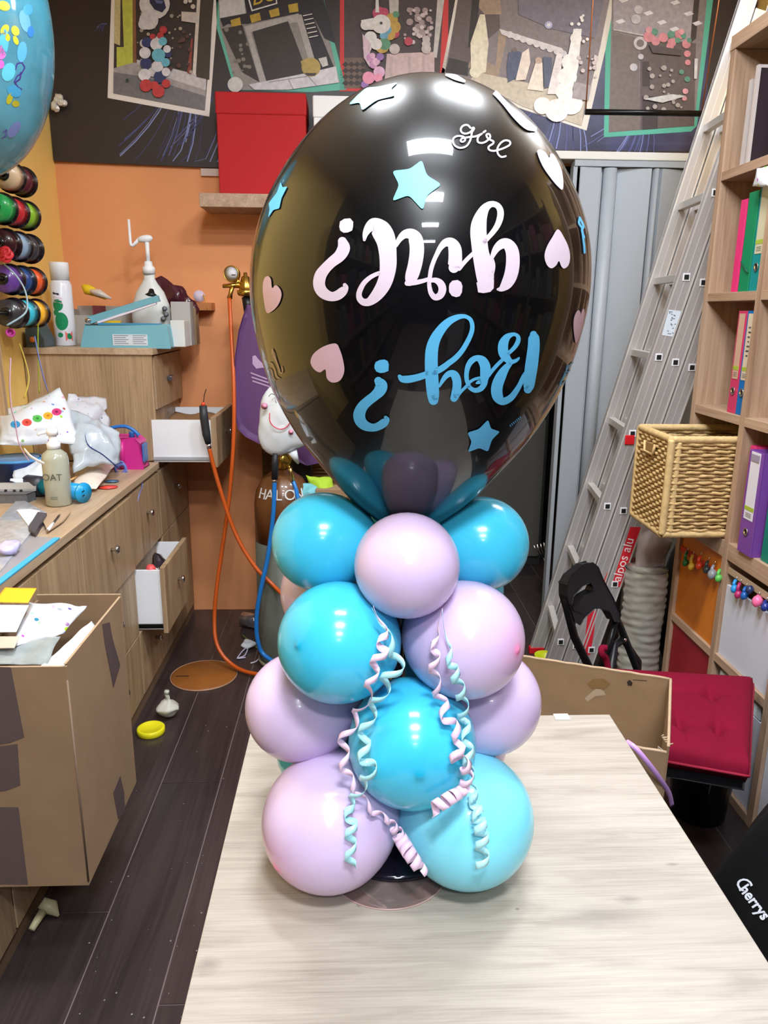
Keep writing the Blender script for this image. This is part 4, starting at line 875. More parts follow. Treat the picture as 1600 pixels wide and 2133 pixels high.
def bag(name, c4, m, lab, amp=.02, freq=14, seed=0, puff=.03, nu=18, nv=14, cat='bag', thick=.003):
    """A crumpled sheet over four corners, puffed in the middle."""
    A_, B_, C_, D_ = [Vector(x) for x in c4]; nrm = (B_-A_).cross(D_-A_).normalized()
    if nrm.z < 0: nrm = -nrm
    f = lambda u, v: A_.lerp(B_, u).lerp(D_.lerp(C_, u), v)+nrm*puff*math.sin(math.pi*u)*math.sin(math.pi*v)
    return tag(part(name, MB().grid(crumple(f, amp, freq, seed), nu, nv), m, solid=thick), lab, cat)
bag('plastic_bag', [PY(0, 925, 2.62), PY(168, 925, 2.74), PY(132, 806, 2.86), PY(0, 862, 2.78)], FILM, 'large white printed plastic bag leaning at the back of the worktop', .014, 10, 1, .05)
bag('plastic_bag', [PY(140, 930, 2.80), PY(226, 905, 3.0), PY(212, 832, 3.10), PY(140, 818, 3.0)], dotted('printed_film_b', (206,206,214), .15, 50), 'smaller crumpled white bag right behind the large printed bag', .022, 14, 6, .04)
bag('plastic_bag', [PY(150, 985, 2.66), PY(250, 960, 2.78), PY(245, 900, 2.86), PY(140, 850, 2.84)], CLEARF, 'clear silvery plastic bag in front of the pink pump', .018, 15, 12, .05)
bag('plastic_bag', [PY(20, 1012, 2.50), PY(120, 1004, 2.60), PY(118, 952, 2.72), PY(40, 962, 2.66)], mat('white_tissue', (206,212,222), .5, coat=.1), 'crumpled white tissue between the blue bucket and the oat bottle', .020, 16, 21, .03)
# the colourful word on the large bag
cl = [(60,150,200),(220,80,70),(90,190,90),(240,170,50),(200,50,120)]
m = MB()
for q, (px, py) in enumerate([(32,884),(56,880),(78,872),(100,866),(118,858)]):
    c = PY(px, py, 2.60); m.lathe([(.004,-.001),(.0125,-.001),(.0125,.001),(.004,.001),(.004,-.001)], c, (0,-1,.35), 12, mi=q, smooth=False, sx=1.3)
tag(part('bag_lettering', m, [flat(c) for c in cl]), 'row of coloured ring letters on the large printed bag', 'lettering')
# blue bucket
p = Vector((-1.17, 2.66, CT))
t = thing('blue_bucket', p, 'small dark blue bucket at the back left of the worktop', 'bucket')
part('bucket', MB().lathe([(.060, 0), (.080, .10), (.084, .10), (.084, .108), (.076, .108), (.056, .006), (0, .006)], p, seg=32), mat('bucket_blue', (44,76,150), .35), t)
part('rim', MB().lathe([(.084, .100), (.088, .104), (.084, .110), (.080, .108)], p, seg=32), mat('rim_blue', (70,140,200), .3), t)
# pump bottle with clear liquid
p = Vector((PZ(125, 1050, .89).x, 2.42, CT))
t = thing('oat_bottle', p, 'clear pump bottle of pale liquid marked OAT on the worktop', 'bottle')
part('bottle', MB().lathe([(.036, 0), (.040, .005), (.0405, .150), (.036, .166), (.024, .176), (.018, .182), (0, .182)], p, seg=32), mat('pale_liquid', (186,188,170), .15, coat=.5, trans=.25), t)
part('collar', MB().lathe([(.020, .1825), (.021, .200), (.013, .208), (.012, .225), (0, .225)], p, seg=20), WHITE, t)
part('pump_head', MB().lathe([(.017, .2255), (.018, .243), (.010, .250), (0, .251)], p, seg=20), WHITE, t)
part('spout', MB().tube([p+Vector((-.01,0,.238)), p+Vector((-.036,-.012,.232)), p+Vector((-.04,-.014,.226))], [.006,.005,.004], 8), WHITE, t)
lb = text_mb('OAT', .030, p+Vector((-.030, -.0425, .088)), (1,0,0), (0,0,1), .0003)
part('lettering', lb, flat((80,80,70)), t)
m = MB()
for q in range(2): m.box((p.x-.010, p.y-.0412, p.z+.026+q*.006), (p.x+.012, p.y-.0405, p.z+.028+q*.006))
part('small_print', m, flat((110,110,100)), t)
# pink electric balloon pump
p = Vector((-.895, 3.035, CT)); PNK = mat('pump_magenta', (202,44,136), .35)
t = thing('balloon_pump', p, 'magenta electric balloon pump with a blue handle at the end of the worktop', 'pump')
x0, x1 = -.968, -.826
part('body', MB().prism([(x0-.012, 2.985, CT), (x1, 2.985, CT), (x1-.008, 2.99, CT+.105), (x1-.03, 2.99, CT+.122), (x0+.035, 2.99, CT+.122), (x0+.018, 2.99, CT+.10)], (0, .09, 0)), PNK, t, bevel=.008)
part('side_panel', MB().box((x1-.003, 3.0, CT+.025), (x1+.005, 3.06, CT+.098)), mat('panel_blue', (70,110,170), .4), t, bevel=.003)
part('front_rib', MB().tube([(-.905, 2.984, CT+.008), (-.902, 2.986, CT+.11)], .010, 10), PNK, t)
HB = mat('handle_blue', (40,110,186), .35)
part('handle', MB().tube(smooth_path([(x0-.03, 3.03, CT+.125), (x0, 3.03, CT+.152), (-.905, 3.03, CT+.165), (-.868, 3.03, CT+.152), (-.845, 3.03, CT+.128)], 5), [.007]*20+[.012], 10), HB, t)
part('nozzle', MB().lathe([(.012, 0), (.010, .018), (.012, .022), (0, .024)], (-.872, 3.03, CT+.121), (0,0,1), 14), HB, t)
part('nozzle', MB().lathe([(.010, 0), (.008, .018), (0, .020)], (x0-.012, 3.03, CT+.118), (-.3,0,1), 14), HB, t)
part('foot_bar', MB().tube([(x0-.028, 3.03, CT+.127), (x0-.010, 3.03, CT+.100)], .007, 8), HB, t)
tag(part('wire_loop', MB().tube(smooth_path([(-.822, 2.99, CT+.004), (-.800, 2.98, CT+.020), (-.812, 3.0, CT+.030), (-.832, 3.03, CT+.006)], 5), .0015, 6), BLACK), 'thin black wire loop beside the magenta pump', 'wire')
# cyan hand pump lying down, with its black grip
p = Vector((-.945, 2.49, CT+.034))
t = thing('hand_pump', (p.x, p.y, CT), 'cyan plastic hand pump lying behind the oat bottle', 'pump')
a = PZ(92, 1014, CT+.034); b = PZ(172, 1026, CT+.034)
CY_ = mat('pump_cyan', (26,150,206), .3)
part('barrel', MB().tube([a, b], .027, 20), CY_, t)
part('end_cap', MB().tube([b, b+(b-a).normalized()*.006], .033, 20), CY_, t)
part('grip', MB().tube([a-(b-a)*.42, a-(b-a)*.03], .034, 20), mat('grip_dark', (44,44,56), .4), t)
m = MB()
for q in range(4): m.lathe([(.003, 0), (0, .0006)], b+(b-a).normalized()*.0062+Vector((0, -.012+.012*(q % 2), -.008+.014*(q//2))), b-a, 8)
part('vent_hole', m, DARK, t)
# puffy printed packet
bag('printed_packet', [PZ(155, 1022, CT+.004)+Vector((0,0,.012)), PZ(200, 1024, CT+.004)+Vector((0,0,.012)), PZ(246, 975, CT+.004)+Vector((0,0,.02)), PZ(160, 980, CT+.004)+Vector((0,0,.02))], dotted('packet_cream', (232,220,206), .13, 60), 'cream printed packet lying in front of the clear bag', .005, 12, 4, .022, 12, 10, 'packet', .004)
tag(part('orange_card', MB().box(tuple(PZ(150, 1000, CT+.03)), tuple(PZ(185, 975, CT+.033))), flat((236,186,120))), 'small orange card behind the oat bottle', 'card')
tag(part('red_balloon', MB().lathe([(0, 0), (.028, .001), (.030, .003), (0, .006)], PZ(225, 1016, CT)+Vector((0,0,.0005)), (0,0,1), 18, sx=1.15), mat('red_latex', (226,66,56), .35)), 'flat red balloon on the worktop edge', 'balloon')
tag(part('blue_balloon', MB().lathe([(0, 0), (.020, .001), (.022, .004), (0, .007)], PZ(233, 1004, CT)+Vector((0,0,.0005)), (0,0,1), 18, sx=1.2), mat('slate_latex', (56,92,120), .35)), 'flat slate blue balloon behind the flat red one', 'balloon')
strand('curled_ribbon', [(238,970,2.93),(252,962,2.93),(262,976,2.93),(250,990,2.93),(240,976,2.93),(256,968,2.93),(264,985,2.93)], MATS['periwinkle_ribbon'], 'silvery blue ribbon curl in front of the magenta pump', .012)
# yellow balloons, hole punch, film packs
t = thing('yellow_balloon', (-1.22, 2.56, CT), 'deflated yellow balloon at the left edge of the worktop', 'balloon')
m = MB().tube([PZ(-20, 1012, CT+.014), PZ(4, 1008, CT+.014), PZ(20, 1008, CT+.022), PZ(38, 1006, CT+.020), PZ(50, 1008, CT+.012)], [.006, .007, .018, .020, .008], 12); part('body', m, mat('yolk_latex', (240,176,30), .35), t)
t = thing('hole_punch', (-1.13, 2.34, CT), 'grey steel hole punch lying at the left edge of the worktop', 'hole punch')
a = PZ(0, 1060, CT); b = PZ(76, 1040, CT)
part('bar', MB().prism([(XL+.05, b.y-.02, CT+.03), (b.x, b.y, CT+.03), (b.x-.005, b.y+.03, CT+.045), (XL+.05, b.y+.01, CT+.045)], (0, 0, .006)), mat('punch_steel', (190,192,198), .35, metal=.4), t, bevel=.002)
part('base', MB().prism([(XL+.05, b.y-.06, CT), (b.x-.01, b.y-.05, CT), (b.x, b.y, CT), (XL+.05, b.y, CT)], (0, 0, .03)), mat('punch_grey', (96,98,104), .4), t, bevel=.003)
m = MB()
for px in (12, 30, 44): m.lathe([(.005, 0), (.004, .006), (0, .006)], PZ(px, 1024, CT+.0505), (0,0,1), 8)
part('rivet', m, BLACKM, t)
for i, (pts, mm, lab, cat, hgt) in enumerate([
    ([(0,1195),(0,1085),(40,1040),(75,1060),(98,1072),(60,1120)], mat('clear_packet', (172,176,186), .12, coat=.6, noise=.2, nscale=40), 'clear film packet at the left end of the worktop', 'packet', .006),
    ([(36,1068),(62,1066),(84,1070),(60,1100)], flat((222,226,232)), 'white paper piece beneath the striped packet', 'paper', .009),
    ([(60,1108),(80,1075),(98,1078),(74,1118)], mat('pack_charcoal', (64,62,72), .4), 'narrow charcoal-labelled packet beside the pencil', 'packet', .013),
    ([(84,1074),(148,1066),(132,1086),(100,1108)], mat('kraft_light', (176,150,124), .7), 'brown card with white edges in front of the oat bottle', 'card', .003)]):
    m = MB().prism([PZ(x, y, CT+.0006+.002*i) for x, y in pts], (0,0,hgt)); tag(part(['film_packet','paper_piece','film_packet','card_piece'][i], m, mm, bevel=.0008), lab, cat)
t = thing('pencil', PZ(112, 1092, CT), 'thin pencil with a white grip on the worktop near its edge', 'pencil')
a, b = PZ(100, 1104, CT+.0125), PZ(126, 1070, CT+.0125)
part('shaft', MB().tube([a, a.lerp(b, .85)], .0032, 8), mat('pencil_brown', (60,50,46), .4), t); part('tip', MB().tube([a.lerp(b, .85), b], [.0032, .0006], 8), CHROME, t)
part('grip', MB().tube([a, a.lerp(b, .4)], .0044, 8), WHITE, t)
t = thing('cutting_mat', PZ(50, 1160, CT), 'sheet with a bright blue edge lying on the near end of the worktop', 'mat')
q4 = [PZ(120, 1122, CT+.0006), PZ(60, 1118, CT+.0006), PZ(-40, 1170, CT+.0006), PZ(-60, 1262, CT+.0006)]
q4[0].x = min(q4[0].x, CXF+.004)
part('sheet', MB().prism(q4, (0,0,.002)), mat('mat_grey', (150,146,150), .4), t)
e0, e1 = q4[0], Vector((CXF+.006, q4[3].y, q4[3].z))
part('blue_edge', MB().box((CXF-.010, 1.5, CT+.0006), (CXF+.007, e0.y, CT+.004)), mat('edge_cyan', (60,170,214), .35), t)
blob('film_scrap', PZ(18, 1140, CT+.022), .02, mat('lilac_film', (190,184,226), .2, coat=.5), 'lilac crumpled film scrap on the near end of the worktop', 'film', (1.3,1.8,.8), .5, 5)

# ---------------------------------------------------------------- open carton with rubbish, front left
XB0, XB1, YB0, YB1, ZB0, ZB1 = -.800, -.590, 1.462, 1.850, .2495, .785
CT2 = mat('carton_brown', (146,118,90), .85, noise=.08, nscale=14, bump=.06, bscale=20)
t = thing('open_carton', ((XB0+XB1)/2, (YB0+YB1)/2, ZB0), 'large open brown carton full of rubbish against the low cabinet, front left', 'box')
th = .005
part('front_wall', MB().box((XB0, YB0, ZB0), (XB1, YB0+th, ZB1)), CT2, t, bevel=.001)
part('side_wall', MB().box((XB1-th, YB0+th+.0003, ZB0), (XB1, YB1-th-.0003, ZB1+.006)), CT2, t, bevel=.001)
part('back_wall', MB().box((XB0, YB1-th, ZB0), (XB1, YB1, ZB1+.012)), CT2, t, bevel=.001)
part('side_wall', MB().box((XB0, YB0+th+.0003, ZB0), (XB0+th, YB1-th-.0003, ZB1)), CT2, t, bevel=.001)
part('bottom', MB().box((XB0+th, YB0+th, ZB0), (XB1-th, YB1-th, ZB0+th)), CT2, t)
m = MB()
for a, b in [((XB0, YB0-.0004, ZB1), (XB1+.0004, YB0+th, ZB1+.0012)), ((XB1-th, YB0, ZB1+.006), (XB1+.0004, YB1, ZB1+.0072)), ((XB0, YB1-th, ZB1+.012), (XB1, YB1+.0004, ZB1+.0132))]: m.box(a, b)
part('cut_edge', m, CARDL, t)
TAPE = mat('duct_tape', (92,78,78), .3, coat=.2)
for pts in [[(-60,1388),(22,1390),(50,1536),(20,1548),(-60,1560)], [(-60,1562),(36,1550),(42,1636),(10,1648),(-60,1652)], [(-60,1682),(38,1682),(58,1843),(-60,1843)]]:
    q = [PY(x, y, YB0-.0010) for x, y in pts]; q = [Vector((max(v.x, XB0), v.y, v.z)) for v in q]
    part('tape_strip', MB().prism(q, (0, .0008, 0)), TAPE, t)
for pts in [[(213,1300),(228,1296),(234,1330),(250,1385),(236,1432),(230,1400),(218,1340)], [(250,1615),(258,1650),(260,1690),(246,1706),(236,1650)]]:
    part('tape_strip', MB().prism([PX(x, y, XB1+.0004) for x, y in pts], (.0008, 0, 0)), TAPE, t)
part('worn_edge', MB().tube([Vector((XB1-.001, YB0+.0004, ZB0+.01)), Vector((XB1-.001, YB0+.0004, ZB1-.03))], .0022, 6), mat('worn_crease', (128,106,90), .8), t)
zt = ZB1
def trash(name, pts, m, lab, cat, amp=.01, freq=14, seed=0, puff=.0, thick=.0015, n=12):
    c4 = [PY(x, y, Y) for x, y, Y in pts]
    for v in c4: v.x = max(v.x, XB0+.012) if v.x < XB0+.012 else v.x
    return bag(name, c4, m, lab, amp, freq, seed, puff, n, n, cat, thick)
trash('yellow_envelope', [(-30,1254,1.60),(58,1256,1.60),(76,1226,1.66),(-30,1224,1.66)], mat('envelope_yellow', (240,178,40), .5), 'yellow padded envelope on top of the open carton', 'envelope', .002, 8, 1)
trash('paper_sheet', [(-30,1318,1.54),(34,1318,1.54),(60,1262,1.60),(-30,1260,1.60)], mat('sheet_white', (222,226,232), .5), 'white paper sheet in the open carton below the yellow envelope', 'paper', .002, 8, 2)
trash('paper_card', [(-30,1352,1.51),(30,1350,1.51),(40,1326,1.54),(-30,1326,1.54)], flat((196,178,160)), 'tan card strip in the open carton', 'card', .001, 8, 3)
trash('plastic_bag', [(34,1348,1.53),(140,1320,1.62),(184,1262,1.72),(60,1254,1.66)], FILM, 'white printed bag sticking out of the open carton', 'bag', .010, 14, 31, .012)
trash('clear_sleeve', [(-30,1388,1.485),(96,1390,1.485),(128,1326,1.58),(-10,1345,1.54)], mat('clear_grey', (150,156,156), .12, coat=.6, noise=.2, nscale=25), 'clear grey plastic sleeve at the front of the open carton', 'sleeve', .008, 12, 8)
trash('paper_strip', [(84,1388,1.478),(130,1396,1.478),(200,1310,1.70),(190,1296,1.72)], mat('printed_white', (214,222,220), .4), 'long white paper strip along the right wall of the open carton', 'paper', .006, 12, 9)
trash('film_tip', [(168,1345,1.66),(180,1340,1.68),(206,1308,1.74),(188,1298,1.76)], mat('film_grey', (150,152,156), .2, coat=.5), 'grey film corner standing at the right wall of the open carton', 'film', .003, 12, 10)

# ---------------------------------------------------------------- floor litter, left
p = PZ(425, 1408, 0)
t = thing('brown_disc', p, 'round brown floor cover beside the low cabinet', 'floor cover')
part('disc', MB().lathe([(.135, .0005), (.137, .004), (.132, .008), (0, .008)], p, seg=48), mat('disc_brown', (140,84,36), .4, noise=.15, nscale=8), t)
part('rim', MB().lathe([(.1365, .0005), (.1395, .0005), (.1395, .0065), (.1365, .0065), (.1365, .0005)], p, seg=48), mat('disc_rim', (170,130,104), .5), t)
part('scratch', MB().box((p.x-.115, p.y-.02, .008), (p.x-.06, p.y-.012, .0086)), flat((52,30,20)), t)
p = PZ(315, 1526, 0)
tag(part('yellow_dish', MB().lathe([(.048, .0005), (.050, .003), (.050, .020), (.046, .023), (.041, .023), (.039, .0205), (0, .0205)], p, seg=32), mat('lid_yellow', (222,212,26), .35)), 'bright yellow plastic jar cap on the floor near the open carton', 'cap')
p = PZ(350, 1484, .02)
t = thing('deflated_balloon', p, 'shrivelled white balloon standing on the floor behind the yellow lid', 'balloon')
r_ = lambda v: .046*math.sin(min(1, v*1.9+.15)*1.57)*(1 if v < .35 else max(.16, 1-(v-.35)*2.3))
m = MB(); m.grid(crumple(lambda u, v: Vector((p.x+math.cos(u*6.283)*r_(v), p.y+math.sin(u*6.283)*r_(v), .010+.095*v)), .010, 28, 2), 20, 14)
part('skin', m, mat('dull_white_latex', (190,188,176), .45), t); part('neck_ring', MB().tube([(p.x, p.y, .10), (p.x+.002, p.y, .112)], .009, 10), MATS['dull_white_latex'], t)
a = PY(520, 1285, 3.42); 
t = thing('plastic_jar', (a.x, 3.45, 0), 'clear plastic jar lying on the floor by the orange wall', 'jar')
part('jar', MB().tube([(a.x-.045, 3.50, .037), (a.x+.05, 3.46, .037)], .036, 18), mat('jar_clear', (120,116,120), .1, trans=.6, coat=.4), t); part('lid', MB().tube([(a.x+.05, 3.46, .037), (a.x+.066, 3.453, .037)], .0355, 18), mat('jar_lid', (150,150,160), .3, metal=.4), t)
blob('tissue_scrap', PZ(516, 1342, .018), .028, mat('tissue_white', (206,210,214), .6), 'white tissue scrap on the floor beside the gas cylinder', 'tissue', (1.2,1.2,.5), .4, 3)
for i, (pts, c, lab) in enumerate([([(505,1325),(520,1338),(536,1352)], (120,140,60), 'olive ribbon scrap on the floor by the tissue'), ([(494,1374),(506,1358),(516,1352),(510,1368),(494,1374),(512,1372)], (206,196,222), 'lilac ribbon curl on the floor by the brown cover'), ([(522,1384),(534,1380),(542,1370)], (206,200,214), 'short white ribbon scrap in front of the gas cylinder')]):
    P = [Vector(q)+Vector((0,0,.006)) for q in smooth_path([tuple(PZ(x, y, 0)) for x, y in pts], 5)]
    tag(part('ribbon_scrap', MB().tube(P, .003, 6), flat(c)), lab, 'ribbon')
p = PZ(92, 1905, .02)
t = thing('balloon_scrap', p, 'pale yellow balloon scrap on the floor under the open carton', 'balloon')
m = MB().tube([PZ(66,1936,.012), PZ(78,1916,.016), PZ(88,1900,.02)], [.008,.010,.012], 10); part('neck', m, mat('cream_latex', (196,190,150), .4), t)
m = MB().tube([PZ(84,1896,.02), PZ(94,1886,.024), PZ(108,1890,.020), PZ(122,1908,.006)], [.010,.020,.018,.003], 12); part('skin', m, MATS['cream_latex'], t)
m = MB()
rs = random.Random(5)
for q in range(60):
    x, y = rs.uniform(150, 480), rs.uniform(1500, 2120); v = PZ(x, y, .0006)
    if v.x > -.72 and v.x < -.22: m.lathe([(0, 0), (rs.uniform(.001, .0035), .0003), (0, .0009)], v, (0,0,1), 5)
tag(part('floor_crumbs', m, flat((150,146,140))), 'fine pale crumbs scattered on the dark floor', 'crumbs', kind='stuff')

# ---------------------------------------------------------------- gas corner
# tall cylinder with regulator, in its purple cover
c = Vector((PY(612, 700, 3.40).x, 3.40, 0))
t = thing('gas_cylinder', c, 'tall gas cylinder in a purple cover with brass regulator by the orange wall', 'gas cylinder')
part('cylinder', MB().lathe([(.068, 0), (.070, .01), (.070, 1.28), (.055, 1.36), (.030, 1.42), (.030, 1.50), (0, 1.50)], c, seg=32), mat('cyl_dark', (30,28,32), .4), t)
nk = Vector((PY(518, 630, 3.42).x, 3.42, 0))
part('neck_band', MB().lathe([(.040, 0), (.046, .03), (.046, .10), (.036, .13), (0, .13)], (nk.x+.025, 3.42, PY(518, 652, 3.42).z), seg=24), BLACK, t)
PUR = mat('purple_cloth', (92,56,104), .6, noise=.12, nscale=5, bump=.1, bscale=12)
out = [(520,645),(506,662),(498,690),(491,740),(488,800),(489,860),(497,892),(512,908),(545,925),(590,945),(640,960),(690,950),(690,640)]
pts = [PY(x, y, 3.26) for x, y in out]
part('cover', MB().prism(pts, (0, .26, 0)), PUR, t, bevel=.03)
LM = flat((176,150,182))
for (x0_, y0_, x1_, y1_) in [(522,775,556,780),(524,784,560,788),(526,792,562,796)]:
    part('cover_print', MB().prism([PY(x0_, y0_, 3.2585), PY(x1_, y1_+8, 3.2585), PY(x1_, y1_+11, 3.2585), PY(x0_, y0_+3, 3.2585)], (0,.001,0)), LM, t)
part('cover_print', MB().prism([PY(x, y, 3.2585) for x, y in [(526,742),(532,740),(538,748),(548,758),(560,762),(560,768),(546,766),(534,768),(526,758)]], (0,.001,0)), LM, t)
yg = 3.38
g = PY(484, 572, yg)
part('gauge', MB().lathe([(.032, 0), (.034, .004), (.034, .026), (.031, .030), (.030, .026), (0, .026)], g+Vector((0, .012, 0)), (-.1,-1,.1), 28), BRASS, t)
part('gauge_dial', MB().lathe([(.0285, .0268), (0, .0275)], g+Vector((0, .012, 0)), (-.1,-1,.1), 28), flat((206,204,210)), t)
m = MB().box((g.x-.001, yg-.018, g.z-.004), (g.x+.016, yg-.0175, g.z)); part('gauge_needle', m, flat((40,40,44)), t)
def T(pts, r, nm, mm=BRASS): part(nm, MB().tube([PY(x, y, yg) for x, y in pts], r, 12), mm, t)
T([(464,596),(500,594)], [.008,.012], 'inlet_stem'); T([(484,596),(480,612),(478,622)], [.010,.009,.012], 'hose_tail'); T([(490,590),(500,585)], .012, 'link')
b = PY(512, 600, yg); part('regulator_body', MB().lathe([(.020, -.035), (.034, -.030), (.040, -.012), (.028, -.008), (.028, .010), (.022, .020), (.016, .045), (.008, .050), (.008, .062), (0, .064)], b, (0,0,1), 24), BRASS, t)
T([(512,618),(520,650)], [.018,.024], 'neck_pipe', BLACK)
# orange hoses
OR = mat('orange_hose', (190,82,24), .35)
def hose_part(name, pts, r, m, parent):
    P = smooth_path([tuple(PY(x, y, Y)) for x, y, Y in pts], 8)
    P = [Vector((q[0], q[1], max(q[2], r+.001))) for q in P]
    return part(name, MB().tube(P, r, 10), m, parent)
hose_part('hose', [(478,622,3.37),(482,700,3.30),(487,800,3.22),(487,900,3.18),(481,1000,3.16),(472,1080,3.15),(462,1150,3.14),(452,1220,3.12),(447,1280,3.10),(449,1330,3.06),(462,1362,3.03),(486,1386,3.0),(515,1400,2.96),(560,1408,2.90)], .0085, OR, t)
t = thing('inflator_gun', PY(430, 890, 3.10), 'black inflator handle on an orange hose hanging in front of the open drawer', 'inflator')
gp = [PY(x, y, 3.08) for x, y in [(423,845),(425,870),(430,905),(434,924)]]
part('grip', MB().tube(gp, [.015,.017,.0165,.012], 14), mat('grip_rubber', (40,42,46), .5), t)
part('nozzle', MB().tube([PY(424,838,3.08), gp[0]], [.007,.008], 10), mat('nozzle_orange', (226,70,40), .4), t)
part('tip_wire', MB().tube(smooth_path([tuple(PY(x, y, 3.08)) for x, y in [(424,838),(426,822),(430,810)]], 4), .0016, 6), BLACKM, t)
part('coupling', MB().tube([PY(434,924,3.08), PY(436,934,3.08)], .010, 10), CHROME, t)
part('hose', MB().tube([Vector(q) for q in smooth_path([tuple(PY(x, y, Y)) for x, y, Y in [(436,934,3.08),(446,975,3.08),(462,1030,3.07),(482,1090,3.06),(505,1140,3.04),(535,1185,3.02),(570,1220,3.0),(605,1260,2.92),(632,1330,2.86),(650,1400,2.84),(690,1420,2.82)]], 8)], .0085, 10), OR, t)
# second, shorter cylinder
c = Vector((PY(596, 1300, 3.13).x, 3.13, 0))
t = thing('gas_cylinder', c, 'shorter gas cylinder with brown shoulder and white stencilled letters behind the balloons', 'gas cylinder')
part('body', MB().lathe([(.112, 0), (.120, .008), (.121, .03), (.121, .56), (0, .56)], c, seg=40), mat('cyl_green_grey', (92,96,88), .5, noise=.25, nscale=9), t)
part('shoulder', MB().lathe([(.121, .5605), (.121, .72), (.112, .775), (.085, .825), (.05, .85), (.035, .862), (0, .862)], c, seg=40), mat('cyl_brown', (104,64,32), .35, noise=.2, nscale=8, coat=.3), t)
part('foot_ring', MB().lathe([(.121, 0), (.126, .004), (.126, .014), (.1215, .018)], c, seg=40), mat('foot_ring_tan', (150,146,120), .5), t)
for q, ch in enumerate('HALON'):
    a = (-.82+q*.36); rr = .1135
    if q == 2: a += .03
    o = c+Vector((rr*math.sin(a-.13), -rr*math.cos(a-.13), .768)); rt = Vector((math.cos(a), math.sin(a), 0)); up = Vector((-.30*math.sin(a), .30*math.cos(a), 1)).normalized()
    part('lettering', text_mb(ch, .062, o-up*.012, rt, up, .0012), flat((206,206,206)), t)
vb = c+Vector((0,0,.862))
part('valve', MB().lathe([(.018, 0), (.022, .01), (.016, .03), (.018, .05), (.010, .07), (0, .07)], vb, seg=18), BRASS, t)
part('valve_wheel', MB().lathe([(.018, .072), (.030, .076), (.030, .088), (0, .090)], vb, seg=20), mat('wheel_black', (24,24,26), .5), t)
g2 = PY(592, 956, 3.06)
part('gauge', MB().lathe([(.023, 0), (.024, .004), (.024, .022), (.021, .026), (0, .024)], g2, (.5,-1,.1), 24), mat('gauge_gold', (206,180,84), .25, metal=1), t)
part('gauge_stem', MB().tube([g2+Vector((0,.01,0)), vb+Vector((.0,0,.045))], .008, 10), BRASS, t)
part('outlet', MB().tube([PY(604,975,3.06), PY(607,985,3.06), PY(610,1002,3.06)], [.010,.007,.009], 10), mat('outlet_gold', (222,196,120), .25, metal=1), t)
part('outlet_arm', MB().tube([PY(604,975,3.06), vb+Vector((0,0,.05))], .007, 10), BRASS, t)
BH = mat('blue_hose', (28,110,186), .35)
hose_part('hose', [(611,1003,3.06),(617,1020,3.04),(622,1040,3.0),(640,1075,2.96),(650,1120,2.94),(655,1200,2.92),(652,1300,2.90),(660,1395,2.88),(700,1410,2.86)], .0085, BH, t)
t = thing('air_gun', PY(574, 970, 3.02), 'black handled air gun hanging with a long blue hose in front of the shorter cylinder', 'inflator')
part('grip', MB().tube([PY(573,945,2.985), PY(573,965,2.985), PY(572,998,2.985)], [.010,.014,.013], 12), mat('grip_rubber2', (30,32,36), .5), t)
part('collar', MB().tube([PY(572,998,2.985), PY(572,1004,2.985)], .011, 12), CHROME, t)
part('hose', MB().tube([Vector((q[0], q[1], max(q[2], .011))) for q in smooth_path([tuple(PY(x, y, Y)) for x, y, Y in [(572,1003,2.985),(570,1060,2.975),(565,1110,2.97),(557,1165,2.96),(546,1215,2.95),(537,1262,2.95),(534,1300,2.95),(537,1335,2.95),(548,1362,2.95),(580,1385,2.90)]], 8)], .0092, 12), BH, t)
# cardboard boxes behind
t = thing('corrugated_box', (-.2, 3.6, 0), 'stack of brown corrugated boxes behind the shorter gas cylinder', 'box')
CB = mat('corrugated', (128,92,50), .85, noise=.12, nscale=20)
zt_ = PY(600, 905, 3.56).z
part('box', MB().box((-.435, 3.60, .001), (.02, 3.70, zt_-.24)), CB, t, bevel=.003)
part('box', MB().box((-.43, 3.60, zt_-.239), (-.03, 3.70, zt_)), CB, t, bevel=.003)
m = MB()
for q in range(13): m.tube([(-.425, 3.5985, zt_-.225+q*.017), (-.04, 3.5985, zt_-.225+q*.017)], .0035, 5)
part('corrugation', m, CB, t)['kind'] = 'stuff'
# cloths draped over something behind the column
def drape(name, c4, m, lab, seed, puff=.03): return bag(name, c4, m, lab, .012, 16, seed, puff, 14, 12, 'cloth', .004)
drape('green_cloth', [PY(652,1042,3.08), PY(706,1036,3.08), PY(690,998,3.12), PY(636,992,3.12)], mat('lime_cloth', (158,190,46), .7), 'bundled lime green cloth behind the left blue balloon', 3)
drape('cyan_cloth', [PY(624,1040,3.06), PY(668,1040,3.06), PY(660,1006,3.10), PY(628,1008,3.10)], mat('aqua_cloth', (110,180,190), .7), 'pale aqua cloth under the lime green one', 5, .02)
tag(part('cloth_stand', MB().box((-.150, 3.05, 0), (-.02, 3.14, .795)), CARD, bevel=.003), 'tall narrow carton hidden behind the balloons under the cloths', 'box')
